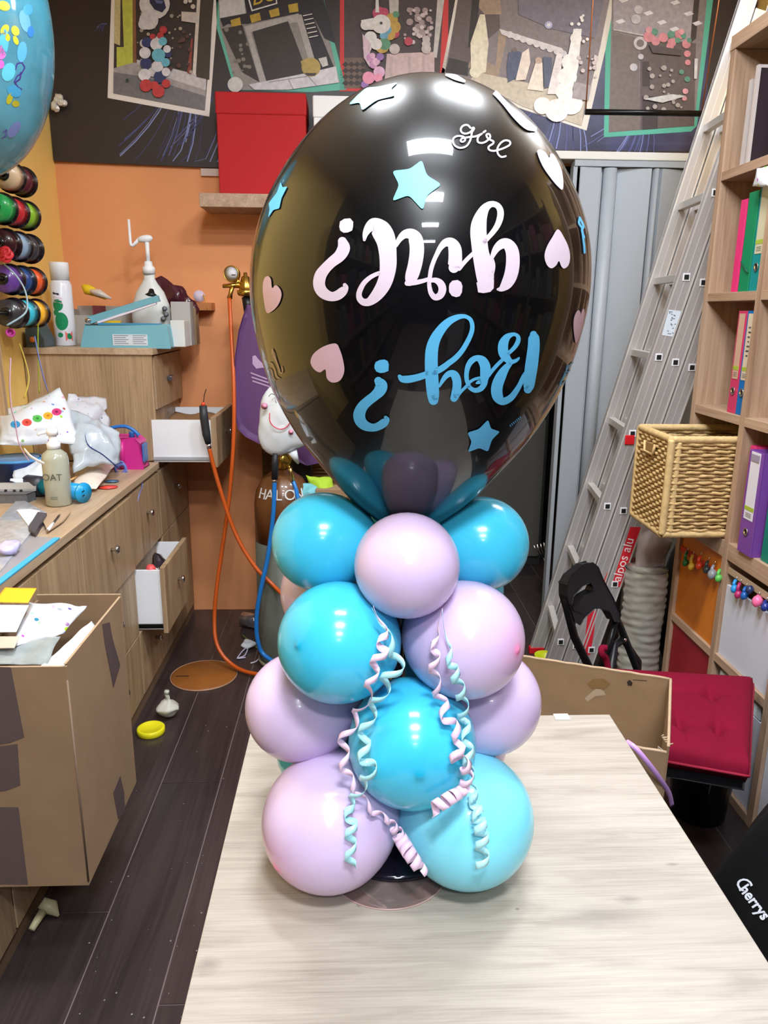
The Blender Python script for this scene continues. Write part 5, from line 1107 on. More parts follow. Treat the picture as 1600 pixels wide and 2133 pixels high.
# smiling white foil cloud
cc = PY(592, 878, 3.02); 
t = thing('foil_balloon', cc, 'white smiling foil balloon with pink cheeks beside the purple cover', 'foil balloon')
CW = mat('foil_white', (214,220,226), .3, coat=.4)
m = MB()
def cloud(u, v):
    a = u*6.28318; b = v*math.pi; r = .118*(1+.10*math.cos(3*a+.6))
    return cc+Vector((math.cos(a)*math.sin(b)*r*.95, math.cos(b)*.045, math.sin(a)*math.sin(b)*r*1.18))
m.grid(crumple(cloud, .006, 18, 2), 40, 16); part('envelope', m, CW, t)
fy = 2.966
def line(pts, r, mm, nm): part(nm, MB().tube([PY(x, y, fy) for x, y in pts], r, 6), mm, t)
line(smooth_path([(562,860),(562,876),(570,888),(584,894),(596,890),(604,880)], 4), .0022, flat((214,70,90)), 'smile')
line(smooth_path([(560,826),(566,820),(574,824)], 3), .0014, flat((50,50,60)), 'eyelid'); line([(566,834),(572,828),(576,840)], .0012, flat((50,50,60)), 'lash')
part('cheek', MB().lathe([(.013, 0), (0, .003)], PY(551, 846, fy+.006), (0,-1,0), 14), flat((230,150,180)), t)
part('cheek', MB().lathe([(.010, 0), (0, .003)], PY(606, 900, fy+.004), (0,-1,0), 14), flat((230,150,180)), t)
part('tail', MB().tube([cc+Vector((.03,0,-.12)), cc+Vector((.05,.02,-.17)), Vector((c.x+.0, 3.11, .955))], [.02,.006,.003], 8), CW, t)

# ---------------------------------------------------------------- bubble balloon, top left
Yb = 2.3; bc = PY(-92, 52, Yb); kx = (Yb*.967)/F*1.02
t = thing('bubble_balloon', bc, 'clear blue bubble balloon printed with butterflies, top left corner', 'bubble balloon')
rx, rz = 166*kx, 262*kx
part('bubble', MB().lathe([(rx*math.sin(math.pi*i/30), -rz*math.cos(math.pi*i/30)) for i in range(31)], bc, seg=48), mat('bubble_skin', (72,150,176), .06, noise=.35, nscale=7, alpha=.72), t)
bb = BVHTree.FromPolygons([tuple(v) for v in MB().lathe([(max(1e-4, rx*1.004*math.sin(math.pi*i/30)), -rz*1.004*math.cos(math.pi*i/30)) for i in range(31)], bc, seg=48).v], MB().lathe([(max(1e-4, rx*1.004*math.sin(math.pi*i/30)), -rz*1.004*math.cos(math.pi*i/30)) for i in range(31)], bc, seg=48).f)
def bub(pts, col, nm='print'):
    m = MB(); cx_ = sum(p[0] for p in pts)/len(pts); cy_ = sum(p[1] for p in pts)/len(pts); vs_ = []
    for k in (1, .66, .33):
        for x, y in pts:
            h, n_, i_, d_ = bb.ray_cast(CAM, ray(cx_+(x-cx_)*k, cy_+(y-cy_)*k).normalized())
            if h is None: return
            vs_.append(h)
    h, n_, i_, d_ = bb.ray_cast(CAM, ray(cx_, cy_).normalized()); vs_.append(h); N_ = len(pts)
    m.add(vs_, [(r*N_+k, r*N_+(k+1) % N_, (r+1)*N_+(k+1) % N_, (r+1)*N_+k) for r in range(2) for k in range(N_)]+[(2*N_+k, 2*N_+(k+1) % N_, 3*N_) for k in range(N_)], 0, True)
    part(nm, m, flat(col, .3), t)
def el(cx_, cy_, a, b, rot=0, n=14): return [(cx_+a*math.cos(q)*math.cos(rot)-b*math.sin(q)*math.sin(rot), cy_+a*math.cos(q)*math.sin(rot)+b*math.sin(q)*math.cos(rot)) for q in [2*math.pi*k/n for k in range(n)]]
for e_, c_ in [((52,44,11,24,-.25),(96,160,220)),((58,20,10,12,0),(70,150,220)),((46,108,10,22,.1),(80,160,206)),((64,66,7,12,0),(50,120,190)),((30,190,16,12,.5),(60,140,180)),((18,150,14,20,.3),(90,180,200)),((8,90,10,30,.1),(80,170,200)),((30,270,10,20,.6),(110,120,170))]: bub(el(*e_), c_)
for e_, c_ in [((10,62,8,12,.5),(232,196,50)),((16,78,5,8,-.2),(226,186,40)),((32,64,8,11,-.4),(236,200,56)),((33,84,5,10,-.4),(226,186,40)),((8,12,14,10,.4),(180,180,50)),((20,206,6,12,.3),(170,160,40)),((33,216,8,7,.3),(160,150,40)),((4,112,9,12,.3),(230,110,190)),((2,134,7,9,0),(220,100,190)),((2,100,4,7,0),(226,120,190))]: bub(el(*e_), c_, 'butterfly_print')
def doodle(pts, w_, c_):
    for (a, b) in zip(pts, pts[1:]):
        n_ = Vector((b[1]-a[1], a[0]-b[0])).normalized()*w_; bub([(a[0]+n_.x, a[1]+n_.y), (b[0]+n_.x, b[1]+n_.y), (b[0]-n_.x, b[1]-n_.y), (a[0]-n_.x, a[1]-n_.y)], c_, 'doodle_print')
doodle([(32,146),(36,132),(46,130),(52,140),(46,152),(36,158),(30,170),(38,182),(46,186)], 1.3, (60,50,130)); doodle([(44,150),(42,164),(32,172)], 1.6, (60,44,120)); doodle([(6,276),(14,270),(12,284),(4,288)], 1.2, (90,70,150))
part('cord', MB().tube([bc+Vector((0,0,rz)), Vector((bc.x, bc.y, CEIL-.001))], .0025, 6), mat('white_cord', (220,220,220), .5), t)
# ================================================================ right side: shelf unit
SX, SB_ = 1.2, 1.55
UP = [2.62, 2.272, 1.925, 1.578, 1.23]          # near faces of the uprights (end panel first)
t = thing('bookshelf', (1.37, 2.0, 0), 'tall oak-look cube shelf along the right wall with binders and coloured lower panels', 'bookshelf')
for i, y in enumerate(UP): part('upright', MB().box((SX, y, 0), (SB_, y+.030, 2.309)), SHW, t, bevel=.001)
ZS = [(2.3095, 2.352), (1.9235, 1.952), (1.546, 1.573), (1.172, 1.200), (.745, .800), (.392, .420), (.0005, .03)]
for j, (a, b) in enumerate(ZS):
    if j in (0,):
        part('shelf_board', MB().box((SX-.002, UP[-1]-.01, a), (SB_, UP[0]+.032, b)), SHY, t, bevel=.001); continue
    for y0, y1 in zip(UP[1:], UP): part('shelf_board', MB().box((SX+.0005, y0+.0302, a), (SB_, y1-.0002, b)), SHY, t, bevel=.001)
part('back_panel', MB().box((SB_, UP[-1], .0), (SB_+.008, UP[0]+.03, 2.309)), SHW, t)
PO = mat('panel_orange', (204,116,22), .5, noise=.1, nscale=4); PW_ = mat('panel_white', (206,210,224), .5); PR = mat('panel_red', (150,20,36), .5, noise=.1, nscale=4)
part('panel', MB().box((SX+.012, UP[1]+.032, .4205), (SX+.022, UP[0]-.002, .7445)), PO, t, label='orange panel')
part('panel', MB().box((SX+.012, UP[1]+.032, .031), (SX+.022, UP[0]-.002, .3915)), PR, t, label='dark red panel')
for i in (1, 2, 3):
    part('panel', MB().box((SX+.012, UP[i+1]+.032, .4205), (SX+.022, UP[i]-.002, .66)), PW_, t, label='white panel')
    part('panel', MB().box((SX+.012, UP[i+1]+.032, .031), (SX+.022, UP[i]-.002, .385 if i > 1 else .33)), PW_, t, label='white panel')
    part('hook_rail', MB().box((SX+.008, UP[i+1]+.032, .70), (SX+.014, UP[i]-.002, .72)), mat('rail_oak', (176,150,124), .5), t)
part('hook_rail', MB().box((SX+.005, UP[1]+.032, .665), (SX+.011, UP[0]-.002, .685)), mat('rail_red', (190,60,30), .5), t)
m = MB()
for q in range(3): m.box((SX+.03, UP[2]+.05+q*.012, .34), (SX+.2, UP[2]+.30+q*.002, .343+q*.004))
part('paper_edge', MB().box((SX+.013, UP[2]+.06, .334), (SX+.25, UP[1]-.03, .372)), flat((206,216,222)), t)
# ---- binders and folders
def binder(y0, y1, zb, h, col, lab, x=1.212, hole=True, label_c=None, lab_h=.2, dep_=.285, group='binders on the shelf'):
    t = thing('ring_binder', (x+dep_/2, (y0+y1)/2, zb), lab, 'binder', group)
    M_ = mat('binder_%d_%d_%d' % col, col, .45); e = .003
    part('spine', MB().box((x, y0, zb), (x+.004, y1, zb+h)), M_, t, bevel=.001)
    part('cover', MB().box((x+.0042, y0, zb), (x+dep_, y0+e, zb+h)), M_, t); part('cover', MB().box((x+.0042, y1-e, zb), (x+dep_, y1, zb+h)), M_, t)
    part('paper_block', MB().box((x+.02, y0+e+.004, zb+.006), (x+dep_-.01, y1-e-.012, zb+h-.02)), mat('paper_edge', (214,208,196), .8), t)
    ym = (y0+y1)/2
    if hole:
        part('finger_ring', MB().lathe([(.0085, 0), (.0125, .001), (.0125, .003), (.0085, .003), (.0085, 0)], (x-.0005, ym, zb+h*.22), (-1,0,0), 20), CHROME, t)
        part('finger_hole', MB().lathe([(.0086, 0), (0, .0008)], (x-.0006, ym, zb+h*.22), (-1,0,0), 18), DARK, t)
    if label_c:
        w2 = (y1-y0)*.33; z0 = zb+h*.34
        part('spine_label', MB().box((x-.0012, ym-w2, z0), (x-.0004, ym+w2, z0+lab_h)), flat(label_c), t)
        part('label_stripe', MB().box((x-.0018, ym-w2, z0+.028), (x-.0013, ym+w2, z0+.040)), flat((160,180,60)), t)
        m = MB()
        for q in range(3): m.box((x-.0018, ym-w2*.6, z0+.008+q*.005), (x-.0013, ym+w2*.6, z0+.010+q*.005))
        part('label_print', m, flat((120,118,112)), t)
    return t
zb = 1.5735
binder(2.448, 2.486, zb, .275, (222,52,118), 'slim pink folder, first in the upper binder cell', hole=False, group=None)
t = binder(2.380, 2.440, zb, .29, (18,132,86), 'green elastic folder between the pink folder and the teal binder', hole=False, group=None)
part('elastic', MB().tube([(1.208, 2.435, zb+.09), (1.206, 2.40, zb+.068), (1.208, 2.382, zb+.055)], .002, 6), mat('elastic_green', (10,80,60), .5), t)
t = binder(2.308, 2.374, zb, .315, (20,136,136), 'teal lever binder with a long cream label, upper cell', label_c=(196,190,160), lab_h=.19, group=None)
zb = 1.2005
binder(2.362, 2.414, zb, .315, (196,54,96), 'crimson binder with a tan spine label beside the blue binder', label_c=(196,160,136), lab_h=.20, group=None)
t = binder(2.306, 2.358, zb, .315, (14,104,176), 'blue lever binder with a handwritten cream label', label_c=(206,190,166), lab_h=.20, group=None)
m = MB()
rs = random.Random(9)
for q in range(7): m.box((1.2098, 2.322+rs.uniform(0,.006), zb+.18+q*.014), (1.2106, 2.334+rs.uniform(0,.006), zb+.184+q*.014))
part('handwriting', m, flat((70,70,80)), t)
zb = .8005
binder(2.205, 2.240, zb, .32, (206,50,110), 'pink binder behind the big purple binder', hole=False, group=None)
t = binder(2.118, 2.198, zb, .315, (116,66,152), 'large purple lever binder with a white spine label, lower cell', x=1.190, label_c=(216,214,226), lab_h=.205, group=None)
part('label_head', MB().box((1.1866, 2.135, zb+.285), (1.1878, 2.181, zb+.305)), flat((150,140,160)), t)
binder(2.020, 2.100, zb, .30, (20,124,104), 'dark green binder at the frame edge beside the purple one', hole=False, group=None)
# ---- framed boards leaning in the top cell
for i, (y0, y1, lab) in enumerate([(2.555, 2.566, 'thin white-edged dark board leaning nearest the shelf end panel'), (2.520, 2.534, 'dark display board with white frame in the top cell'), (2.468, 2.482, 'second dark framed board in front of the first')]):
    t = thing('display_board', (1.34, (y0+y1)/2, 1.9525), lab, 'board')
    h = [.21, .245, .27][i]; x0 = [1.235, 1.215, 1.206][i]
    part('board', MB().box((x0+.008, y0+.002, 1.953), (1.48, y1-.002, 1.9525+h-.008)), mat('board_dark', (50,40,46), .4), t)
    m = MB().box((x0, y0, 1.9525), (x0+.009, y1, 1.9525+h)); m.box((x0+.009, y0, 1.9525+h-.009), (1.485, y1, 1.9525+h)); m.box((1.476, y0, 1.9525), (1.485, y1, 1.9525+h-.009))
    part('frame', m, mat('frame_white', (190,180,176), .5), t)
t = thing('printed_carton', (1.3, 2.44, 2.3525), 'white carton with blue blocks on top of the bookshelf', 'box')
part('carton', MB().box((1.215, 2.36, 2.3525), (1.40, 2.47, 2.56)), flat((214,204,214)), t, bevel=.002)
part('blue_print', MB().box((1.2138, 2.40, 2.354), (1.2148, 2.47, 2.40)), flat((40,70,150)), t); part('blue_print', MB().box((1.2138, 2.36, 2.44), (1.2148, 2.44, 2.49)), flat((80,60,150)), t)
part('carton_front_print', MB().box((1.22, 2.3588, 2.37), (1.39, 2.3598, 2.42)), flat((40,70,150)), t)
# white film flap over the teal binder
bag('plastic_bag', [PX(1566,390,1.18)+Vector((0,0,0)), PX(1600,388,1.17), PX(1604,346,1.19), PX(1580,352,1.19)], FILM, 'tip of a white printed plastic bag hanging into the upper binder cell', .004, 18, 2, .010, 10, 8)
o = bpy.data.objects.get('plastic_bag')

# ---- wicker basket pulled out of its cell
BX0, BX1, BY0, BY1, BZ0, BZ1 = .990, 1.48, 2.309, 2.600, .8012, 1.135
wk = mat('wicker', (196,164,112), .6, noise=.22, nscale=70, bump=.2, bscale=120); wkl = mat('wicker_binding', (206,176,124), .55, noise=.18, nscale=60, bump=.2, bscale=90); dk = mat('wicker_gap', (112,82,44), .8)
t = thing('wicker_basket', ((BX0+BX1)/2, (BY0+BY1)/2, BZ0), 'square woven wicker basket pulled halfway out of the bookshelf', 'basket')
def weave(a0, a1, fixed, axis, z0, z1, inward):
    """Reeds passing alternately over and under upright stakes."""
    m = MB(); n = 26; dz = (z1-z0)/n; st = (a1-a0)/10
    for r in range(n):
        z = z0+dz*(r+.5)
        pts = []
        for k in range(41):
            a = a0+(a1-a0)*k/40; o = .0052*math.sin(math.pi*(a-a0)/st+(math.pi if r % 2 else 0))*inward
            pts.append((a, fixed-o+.006*inward, z+.0012*math.sin(k*1.7+r)) if axis == 'x' else (fixed-o+.006*inward, a, z+.0012*math.sin(k*1.7+r)))
        m.tube(pts, dz*.50, 5)
    o = part('woven_side', m, wk, t); o['kind'] = 'stuff'
    m = MB()
    for k in range(11):
        a = a0+(a1-a0)*k/10
        p0 = Vector((a, fixed+.006*inward, z0)) if axis == 'x' else Vector((fixed+.006*inward, a, z0)); m.tube([p0, p0+Vector((0,0,z1-z0))], .0035, 5)
    o = part('stakes', m, dk, t)
weave(BX0+.02, BX1-.02, BY0+.004, 'x', BZ0+.022, BZ1-.022, 1)
weave(BY0+.02, BY1-.02, BX0+.004, 'y', BZ0+.022, BZ1-.022, 1)
weave(BX0+.02, BX1-.02, BY1-.016, 'x', BZ0+.022, BZ1-.022, 1)
weave(BY0+.02, BY1-.02, BX1-.016, 'y', BZ0+.022, BZ1-.022, 1)
part('bottom', MB().box((BX0+.01, BY0+.01, BZ0+.004), (BX1-.01, BY1-.01, BZ0+.012)), dk, t)
def bound(p, q, r=.0125):
    """A frame bar wrapped with reed: slight swellings along the bar."""
    p, q = Vector(p), Vector(q); n = 24; part('bound_bar', MB().tube([p.lerp(q, k/(2*n)) for k in range(2*n+1)], [r*(1.0 if k % 2 else .93) for k in range(2*n+1)], 10), wkl, t)
c = [(BX0+.012, BY0+.012), (BX1-.012, BY0+.012), (BX1-.012, BY1-.012), (BX0+.012, BY1-.012)]
for k in range(4):
    a, b = c[k], c[(k+1) % 4]
    for z in (BZ0+.0135, BZ1-.012): bound((*a, z), (*b, z))
    bound((a[0], a[1], BZ0+.013), (a[0], a[1], BZ1-.012), .0128)
bound((BX0+.036, BY0+.0115, BZ0+.02), (BX0+.036, BY0+.0115, BZ1-.02), .0105)
part('handle_opening', MB().box((BX0-.004, 2.42, 1.062), (BX0+.001, 2.49, 1.092)), mat('grip_reed', (150,116,72), .7), t, bevel=.004)
part('handle_rim', MB().tube([(BX0-.004, 2.41, 1.092), (BX0-.005, 2.42, 1.058), (BX0-.005, 2.49, 1.058), (BX0-.004, 2.50, 1.092)], .0045, 8), wkl, t)

# ---- balloon inflating tips hung in bunches under the shelf board
cols = [((1428,1172),(30,110,50),'dark green'),((1440,1180),(210,170,50),'mustard yellow'),((1456,1178),(206,60,30),'orange red'),((1472,1186),(50,60,60),'charcoal'),((1484,1196),(130,134,140),'translucent grey'),((1497,1204),(90,180,80),'pale green'),
        ((1530,1226),(40,140,210),'sky blue'),((1538,1238),(170,40,100),'raspberry'),((1551,1240),(20,90,170),'cobalt blue'),((1562,1228),(30,50,90),'navy blue'),((1578,1252),(236,110,160),'candy pink'),((1594,1264),(30,50,130),'royal blue')]
for i, ((px, py), c, nm) in enumerate(cols):
    X = 1.193 if i < 6 else 1.196; p = PX(px, py, X)
    s = thing('ribbon_clip', p, '%s ribbon clip hanging in front of the %s panel' % (nm, 'orange' if i < 6 else 'white'), 'clip', 'clips hanging under the shelf board')
    M_ = mat('clip_%d_%d_%d' % c, c, .3, coat=.3); k = 1.35 if nm in ('candy pink', 'translucent grey') else 1
    part('bulb', MB().lathe([(.003, -.013*k), (.010*k, -.007*k), (.0115*k, 0), (.009*k, .008*k), (.004, .014*k)], p, (-.5,-.3,-.9), 14), M_, s)
    top = p+Vector((.006, .010, .040)); top.z = min(top.z, .700)
    part('strap', MB().tube([p+Vector((0,.003,.008)), p.lerp(top, .6)+Vector((-.004,0,0)), top], [.006*k, .0055, .005], 8), M_, s)
    part('hook', MB().tube([top, top+Vector((.004,.0,.012)), Vector((SX+.006, top.y, min(top.z+.012, .712)))], .0016, 6), CHROME, s)

# ================================================================ ladder
ALU = mat('aluminium', (186,182,182), .42, metal=.45, noise=.10, nscale=5); ALUL = mat('aluminium_edge', (212,208,204), .35, metal=.4)
t = thing('ladder', (1.1, 3.0, 0), 'three-section aluminium extension ladder leaning between the folding door and the bookshelf', 'ladder')
YN, YFa = 2.800, 3.160
n0, n1 = PY(1168, 1337, YN), PY(1425, 591, YN)
f0, f1 = PY(1122+26, 1265, YFa), PY(1343+24, 593, YFa)
def along(a, b, z): return a+(b-a)*((z-a.z)/(b.z-a.z))
LZ = [n0.z+(n1.z-n0.z)*k for k in (0, .1885, .3788, .575, .7805, 1.0)]   # rung heights measured on the near stile
st_ = (n1.z-n0.z)/4.92
LZ = [n0.z+st_*k for k in range(-1, 9)]; LZ = [z for z in LZ if .05 < z < 2.62]
def stile(a, b, off, y0, y1, zt, wd=.060, nm='stile'):
    u = (b-a).normalized(); s_ = Vector((u.z, 0, -u.x)).normalized(); p = along(a, b, .012)+s_*off; q = along(a, b, zt)+s_*off
    p = Vector((p.x, y0, p.z)); q = Vector((q.x, y0, q.z)); dy = Vector((0, y1-y0, 0))
    o = part(nm, MB().prism([p-s_*wd/2, p+s_*wd/2, q+s_*wd/2, q-s_*wd/2], dy), ALU, t, bevel=.0015)
    m = MB()
    for s in (-1, 1):
        a_ = p+s_*(s*(wd/2-.003)); b_ = q+s_*(s*(wd/2-.003)); w_ = s_*.003
        m.prism([a_-w_+Vector((0,-.0015,0)), a_+w_+Vector((0,-.0015,0)), b_+w_+Vector((0,-.0015,0)), b_-w_+Vector((0,-.0015,0))], (0, .0016, 0))
    m.prism([p-s_*.001+Vector((0,-.0008,0)), p+s_*.001+Vector((0,-.0008,0)), q+s_*.001+Vector((0,-.0008,0)), q-s_*.001+Vector((0,-.0008,0))], (0, .001, 0))
    part('flange', m, ALUL, o); return u, s_
for k in range(3):
    stile(n0, n1, k*.066, YN, YN+.022, 2.66-k*.02)
u, s_ = stile(f0, f1, 0, YFa, YFa+.022, 2.66); stile(f0, f1, .066, YFa, YFa+.022, 2.62); stile(f0, f1, .132, YFa, YFa+.022, 2.62)
for k in range(3):
    for z in LZ:
        a = along(n0, n1, z)+s_*k*.066; b = along(f0, f1, z)+s_*k*.066
        q = Matrix.Rotation(0, 3, 'X'); r = .0135
        A_ = Vector((a.x, YN+.0225, z)); B_ = Vector((b.x, YFa-.0005, z)); 
        if k*.066*.25 > 9: continue
        part('rung', MB().add([p_+d for p_ in (A_, B_) for d in (Vector((-r,0,-r)), Vector((r,0,-r)), Vector((r,0,r)), Vector((-r,0,r)))], [(0,1,2,3),(7,6,5,4),(0,4,5,1),(1,5,6,2),(2,6,7,3),(3,7,4,0)]), ALUL, t, bevel=.002)
        e = Vector((a.x, YN-.0018, z-k*.018))
        if e.z < .06: continue
        part('rung_end', MB().box((e.x-.0135, YN-.0030, e.z-.0135), (e.x+.0135, YN-.0003, e.z+.0135)), mat('rung_rim', (226,226,230), .3), t, bevel=.003)
        part('rung_hole', MB().box((e.x-.0085, YN-.0040, e.z-.0085), (e.x+.0085, YN-.0031, e.z+.0085)), DARK, t)
REDP = mat('red_plastic', (200,30,38), .4)
part('plug', MB().box((PY(1302,907,YN).x, YN-.006, PY(1302,926,YN).z), (PY(1322,907,YN).x, YN-.0003, PY(1302,906,YN).z)), REDP, t, bevel=.003)
for (a, b, off) in ((f0, f1, 0), (n0, n1, 0), (n0, n1, .066)):
    p = along(a, b, .012)+s_*off; y = YFa if a is f0 else YN
    part('foot', MB().box((p.x-.034, y-.004, .0005), (p.x+.034, y+.026, .030)), REDP, t, bevel=.003)
zq = [PY(1313,1097.7,YN-.0005), PY(1335,1098,YN-.0005), PY(1294.8,1223,YN-.0005), PY(1273.5,1221.5,YN-.0005)]
part('sticker', MB().prism(zq, (0, -.0007, 0)), flat((206,30,44)), t, label='red sticker with the words alpos alu')
uu = (zq[0]-zq[3]).normalized(); rr = (zq[1]-zq[0]).normalized()
L_ = (zq[0]-zq[3]).length; W_ = (zq[1]-zq[0]).length
part('lettering', text_mb('alpos alu', .052, zq[3]+uu*L_*.08+rr*W_*.72+Vector((0,-.0010,0)), uu, Vector((-uu.z,0,uu.x)), .0004), flat((240,226,226)), t)
for pts in [[(1226,1266),(1243,1262),(1237,1320),(1229,1365),(1215,1362)], [(1256,1214),(1266,1190),(1262,1220),(1258,1222)]]:
    part('sticker', MB().prism([PY(x, y, YN-.0005) for x, y in pts], (0, -.0007, 0)), flat((206,30,50)), t)
ws = [PY(1393,645,YN-.0005), PY(1419,648,YN-.0005), PY(1404,702,YN-.0005), PY(1379,698,YN-.0005)]
part('sticker', MB().prism(ws, (0, -.0007, 0)), flat((206,216,226)), t, label='white instruction sticker')
m = MB(); rs = random.Random(2)
for q in range(18):
    a, b = rs.uniform(.1, .85), rs.uniform(.05, .9); p = ws[0].lerp(ws[1], a).lerp(ws[3].lerp(ws[2], a), b); m.box((p.x-.003, YN-.0018, p.z-.0015), (p.x+.003, YN-.0012, p.z+.0015))
part('sticker_print', m, flat((110,120,130)), t)

# ---- things between ladder and shelf
t = thing('bubble_wrap_roll', (PY(1335, 1300, 2.72).x, 2.72, 0), 'tall roll of bubble wrap standing by the bookshelf end', 'roll')
c = Vector((PY(1336, 1300, 2.70).x, 2.700, 0)); ht = PY(1350, 1180, 2.72).z
from mathutils import noise
bw = mat('bubble_wrap', (150,149,142), .22, coat=.6, noise=.15, nscale=14)
def roll(uu_, v):
    a = uu_*6.28318; z = .001+ht*v; from_n = noise.noise(Vector((math.cos(a)*2, math.sin(a)*2, z*55))); r = .078+.0045*from_n+.0012*math.sin(z*200+3*math.sin(a))+.003*math.sin(a*3+z*20)
    return Vector((c.x+r*math.cos(a), c.y+r*math.sin(a), z))
m = MB(); m.grid(roll, 40, 120, wrap=True); part('wrap', m, bw, t)
part('core_end', MB().lathe([(.077, ht+.001), (.02, ht+.014), (0, ht+.012)], c, seg=24), bw, t)
bag('plastic_bag', [PY(1318,1192,2.70)+Vector((0,0,.01)), PY(1392,1176,2.68), PY(1396,1095,2.72), PY(1340,1080,2.74)], mat('white_sack', (150,140,142), .5), 'crumpled whitish sack resting on the bubble wrap roll', .022, 11, 2, .03)
tag(part('folded_red_box', MB().box((1.150, 2.86, .0005), (1.196, 2.96, PY(1380,1205,2.7).z)), mat('dark_red_card', (110,14,26), .5), bevel=.002), 'narrow dark red box standing beside the shelf end panel', 'box')
tag(part('black_sack', MB().grid(crumple(lambda u_, v: Vector((1.42+.12*math.cos(u_*6.283)*math.sin(v*3.1416), 3.00+.08*math.sin(u_*6.283)*math.sin(v*3.1416), .30-.30*math.cos(v*3.1416))), .02, 8, 4), 18, 12), mat('sack_black', (22,16,18), .4)), 'black sack in the dark gap behind the bookshelf end', 'bag')
p = PZ(1124, 1357, .03)
t = thing('lime_bowl', (p.x, p.y, 0), 'lime yellow plastic bowl on the floor below the ladder', 'bowl')
part('bowl', MB().lathe([(.025, .0005), (.045, .03), (.050, .045), (.047, .046), (.040, .03), (0, .006)], (p.x+.01, 3.05, 0), seg=24), mat('lime_plastic', (196,206,30), .35), t)

# ---- red cushion on a black folding chair
SZ = .435
A_, B_, C_, D_ = PZ(1256, 1374, .5), PZ(1580, 1392, .5), PZ(1572, 1588, .5), PZ(1390, 1556, .5)
cen = (A_+B_+C_+D_)/4
ch = thing('folding_chair', (cen.x, cen.y, 0), 'black folding chair with slotted backrest behind the cardboard box', 'chair')
q4 = [cen+(v-cen)*.90 for v in (A_, B_, C_, D_)]
part('seat', MB().prism([Vector((v.x, v.y, SZ-.026)) for v in q4], (0, 0, .022)), BLACK, ch, bevel=.004)
BN = Vector((.5, -.85, .12)).normalized(); BP = Vector((.745, 2.13, .6))
def BKp(x, y): return onp(x, y, BP, BN)
o_ = [(1173,1214),(1182,1198),(1210,1175),(1227.5,1172),(1238,1179),(1248.5,1205),(1269.5,1243.5),(1283.5,1275),(1282,1292),(1273,1291),(1262.5,1273),(1247,1263),(1231,1266),(1213.5,1282),(1201,1298),(1192.5,1292.5),(1180,1266)]
slot = [(1182,1257.5),(1186,1268),(1194,1256),(1210,1240),(1227.5,1229.5),(1231,1221),(1222,1212),(1206.5,1219),(1187,1240)]
ring_ = o_+[(1173,1240),(1180,1260)]+slot[:1][:0]
m = MB(); d_ = BN*.014
P3 = [BKp(x, y) for x, y in o_+[(1173,1240)]]; S3 = [BKp(x, y) for x, y in slot]
tri = tessellate_polygon([P3, S3]); allp = P3+S3; n_ = len(allp)
m.add([v+d_ for v in allp]+[v-d_ for v in allp], [tuple(f) for f in tri]+[tuple(i+n_ for i in f[::-1]) for f in tri]+[(i, (i+1) % len(P3), (i+1) % len(P3)+n_, i+n_) for i in range(len(P3))]+[(len(P3)+i, len(P3)+(i+1) % len(S3), len(P3)+(i+1) % len(S3)+n_, len(P3)+i+n_) for i in range(len(S3))])
part('backrest', m, BLACK, ch, bevel=.004)
l0 = [BKp(1182, 1215), BKp(1180, 1262), BKp(1196, 1325), BKp(1232, 1400)]; l1 = [BKp(1241, 1188), BKp(1264, 1245), BKp(1292, 1305), BKp(1324, 1386)]
def ext(a, b): d_ = (b-a); return b+d_*((.012-b.z)/d_.z)
dn0 = Vector((l0[3].x+.10, l0[3].y-.16, .012)); dn1 = Vector((l1[3].x+.14, l1[3].y-.12, .012))
part('leg', MB().tube(l0+[dn0], .0125, 12), BLACKM, ch); part('leg', MB().tube(l1+[dn1], .0115, 12), BLACKM, ch)
u0 = Vector((q4[3].x, q4[3].y, SZ-.03)); u1 = Vector((q4[2].x, q4[2].y, SZ-.03))
b0 = BKp(1298, 1332); part('leg', MB().tube([BKp(1283, 1292), BKp(1272, 1330), BKp(1248, 1400), Vector((l0[3].x+.02, l0[3].y+.10, .012))], .011, 10), BLACKM, ch)
part('leg', MB().tube([b0, l1[3]+Vector((.02,.03,0)), Vector((l1[3].x+.08, l1[3].y+.12, .012))], .011, 10), BLACKM, ch)
part('rivet', MB().lathe([(.007, 0), (.005, .003), (0, .004)], BKp(1296, 1331)+BN*.012, BN, 12), CHROME, ch)
part('seat_bracket', MB().tube([b0, BKp(1280, 1345), Vector((q4[0].x, q4[0].y, SZ-.014))], .012, 10), BLACK, ch)
RC_ = mat('cushion_red', (120,12,42), .85, spec=.15, noise=.08, nscale=8, bump=.15, bscale=20)
cu = thing('seat_cushion', (cen.x, cen.y, SZ), 'crimson tufted seat cushion on the black folding chair', 'cushion')
def top(u_, v):
    p = A_.lerp(B_, u_).lerp(D_.lerp(C_, u_), v); e = min(u_, 1-u_, v, 1-v); 
    w_ = (1-(1-min(1, e*6))**2)**.5
    z = SZ+.022+.040*w_
    for a, b in ((.33,.33),(.67,.33),(.33,.70),(.67,.70)):
        r2 = (u_-a)**2+(v-b)**2; z -= .020*math.exp(-r2/.0035)+.006*math.exp(-((u_-a)**2)/.0006-((v-b)**2)/.03)+.006*math.exp(-((v-b)**2)/.0006-((u_-a)**2)/.03)
    k = 1-.05*(1-w_)
    return Vector((cen.x+(p.x-cen.x)*k, cen.y+(p.y-cen.y)*k, z))
def bot(u_, v):
    q = top(u_, v); return Vector((q.x, q.y, SZ-.003+.0*0 if min(u_, 1-u_, v, 1-v) > .04 else SZ+.018))
m = MB(); m.grid(top, 48, 48); m.grid(bot, 24, 24)
part('cover', m, RC_, cu)
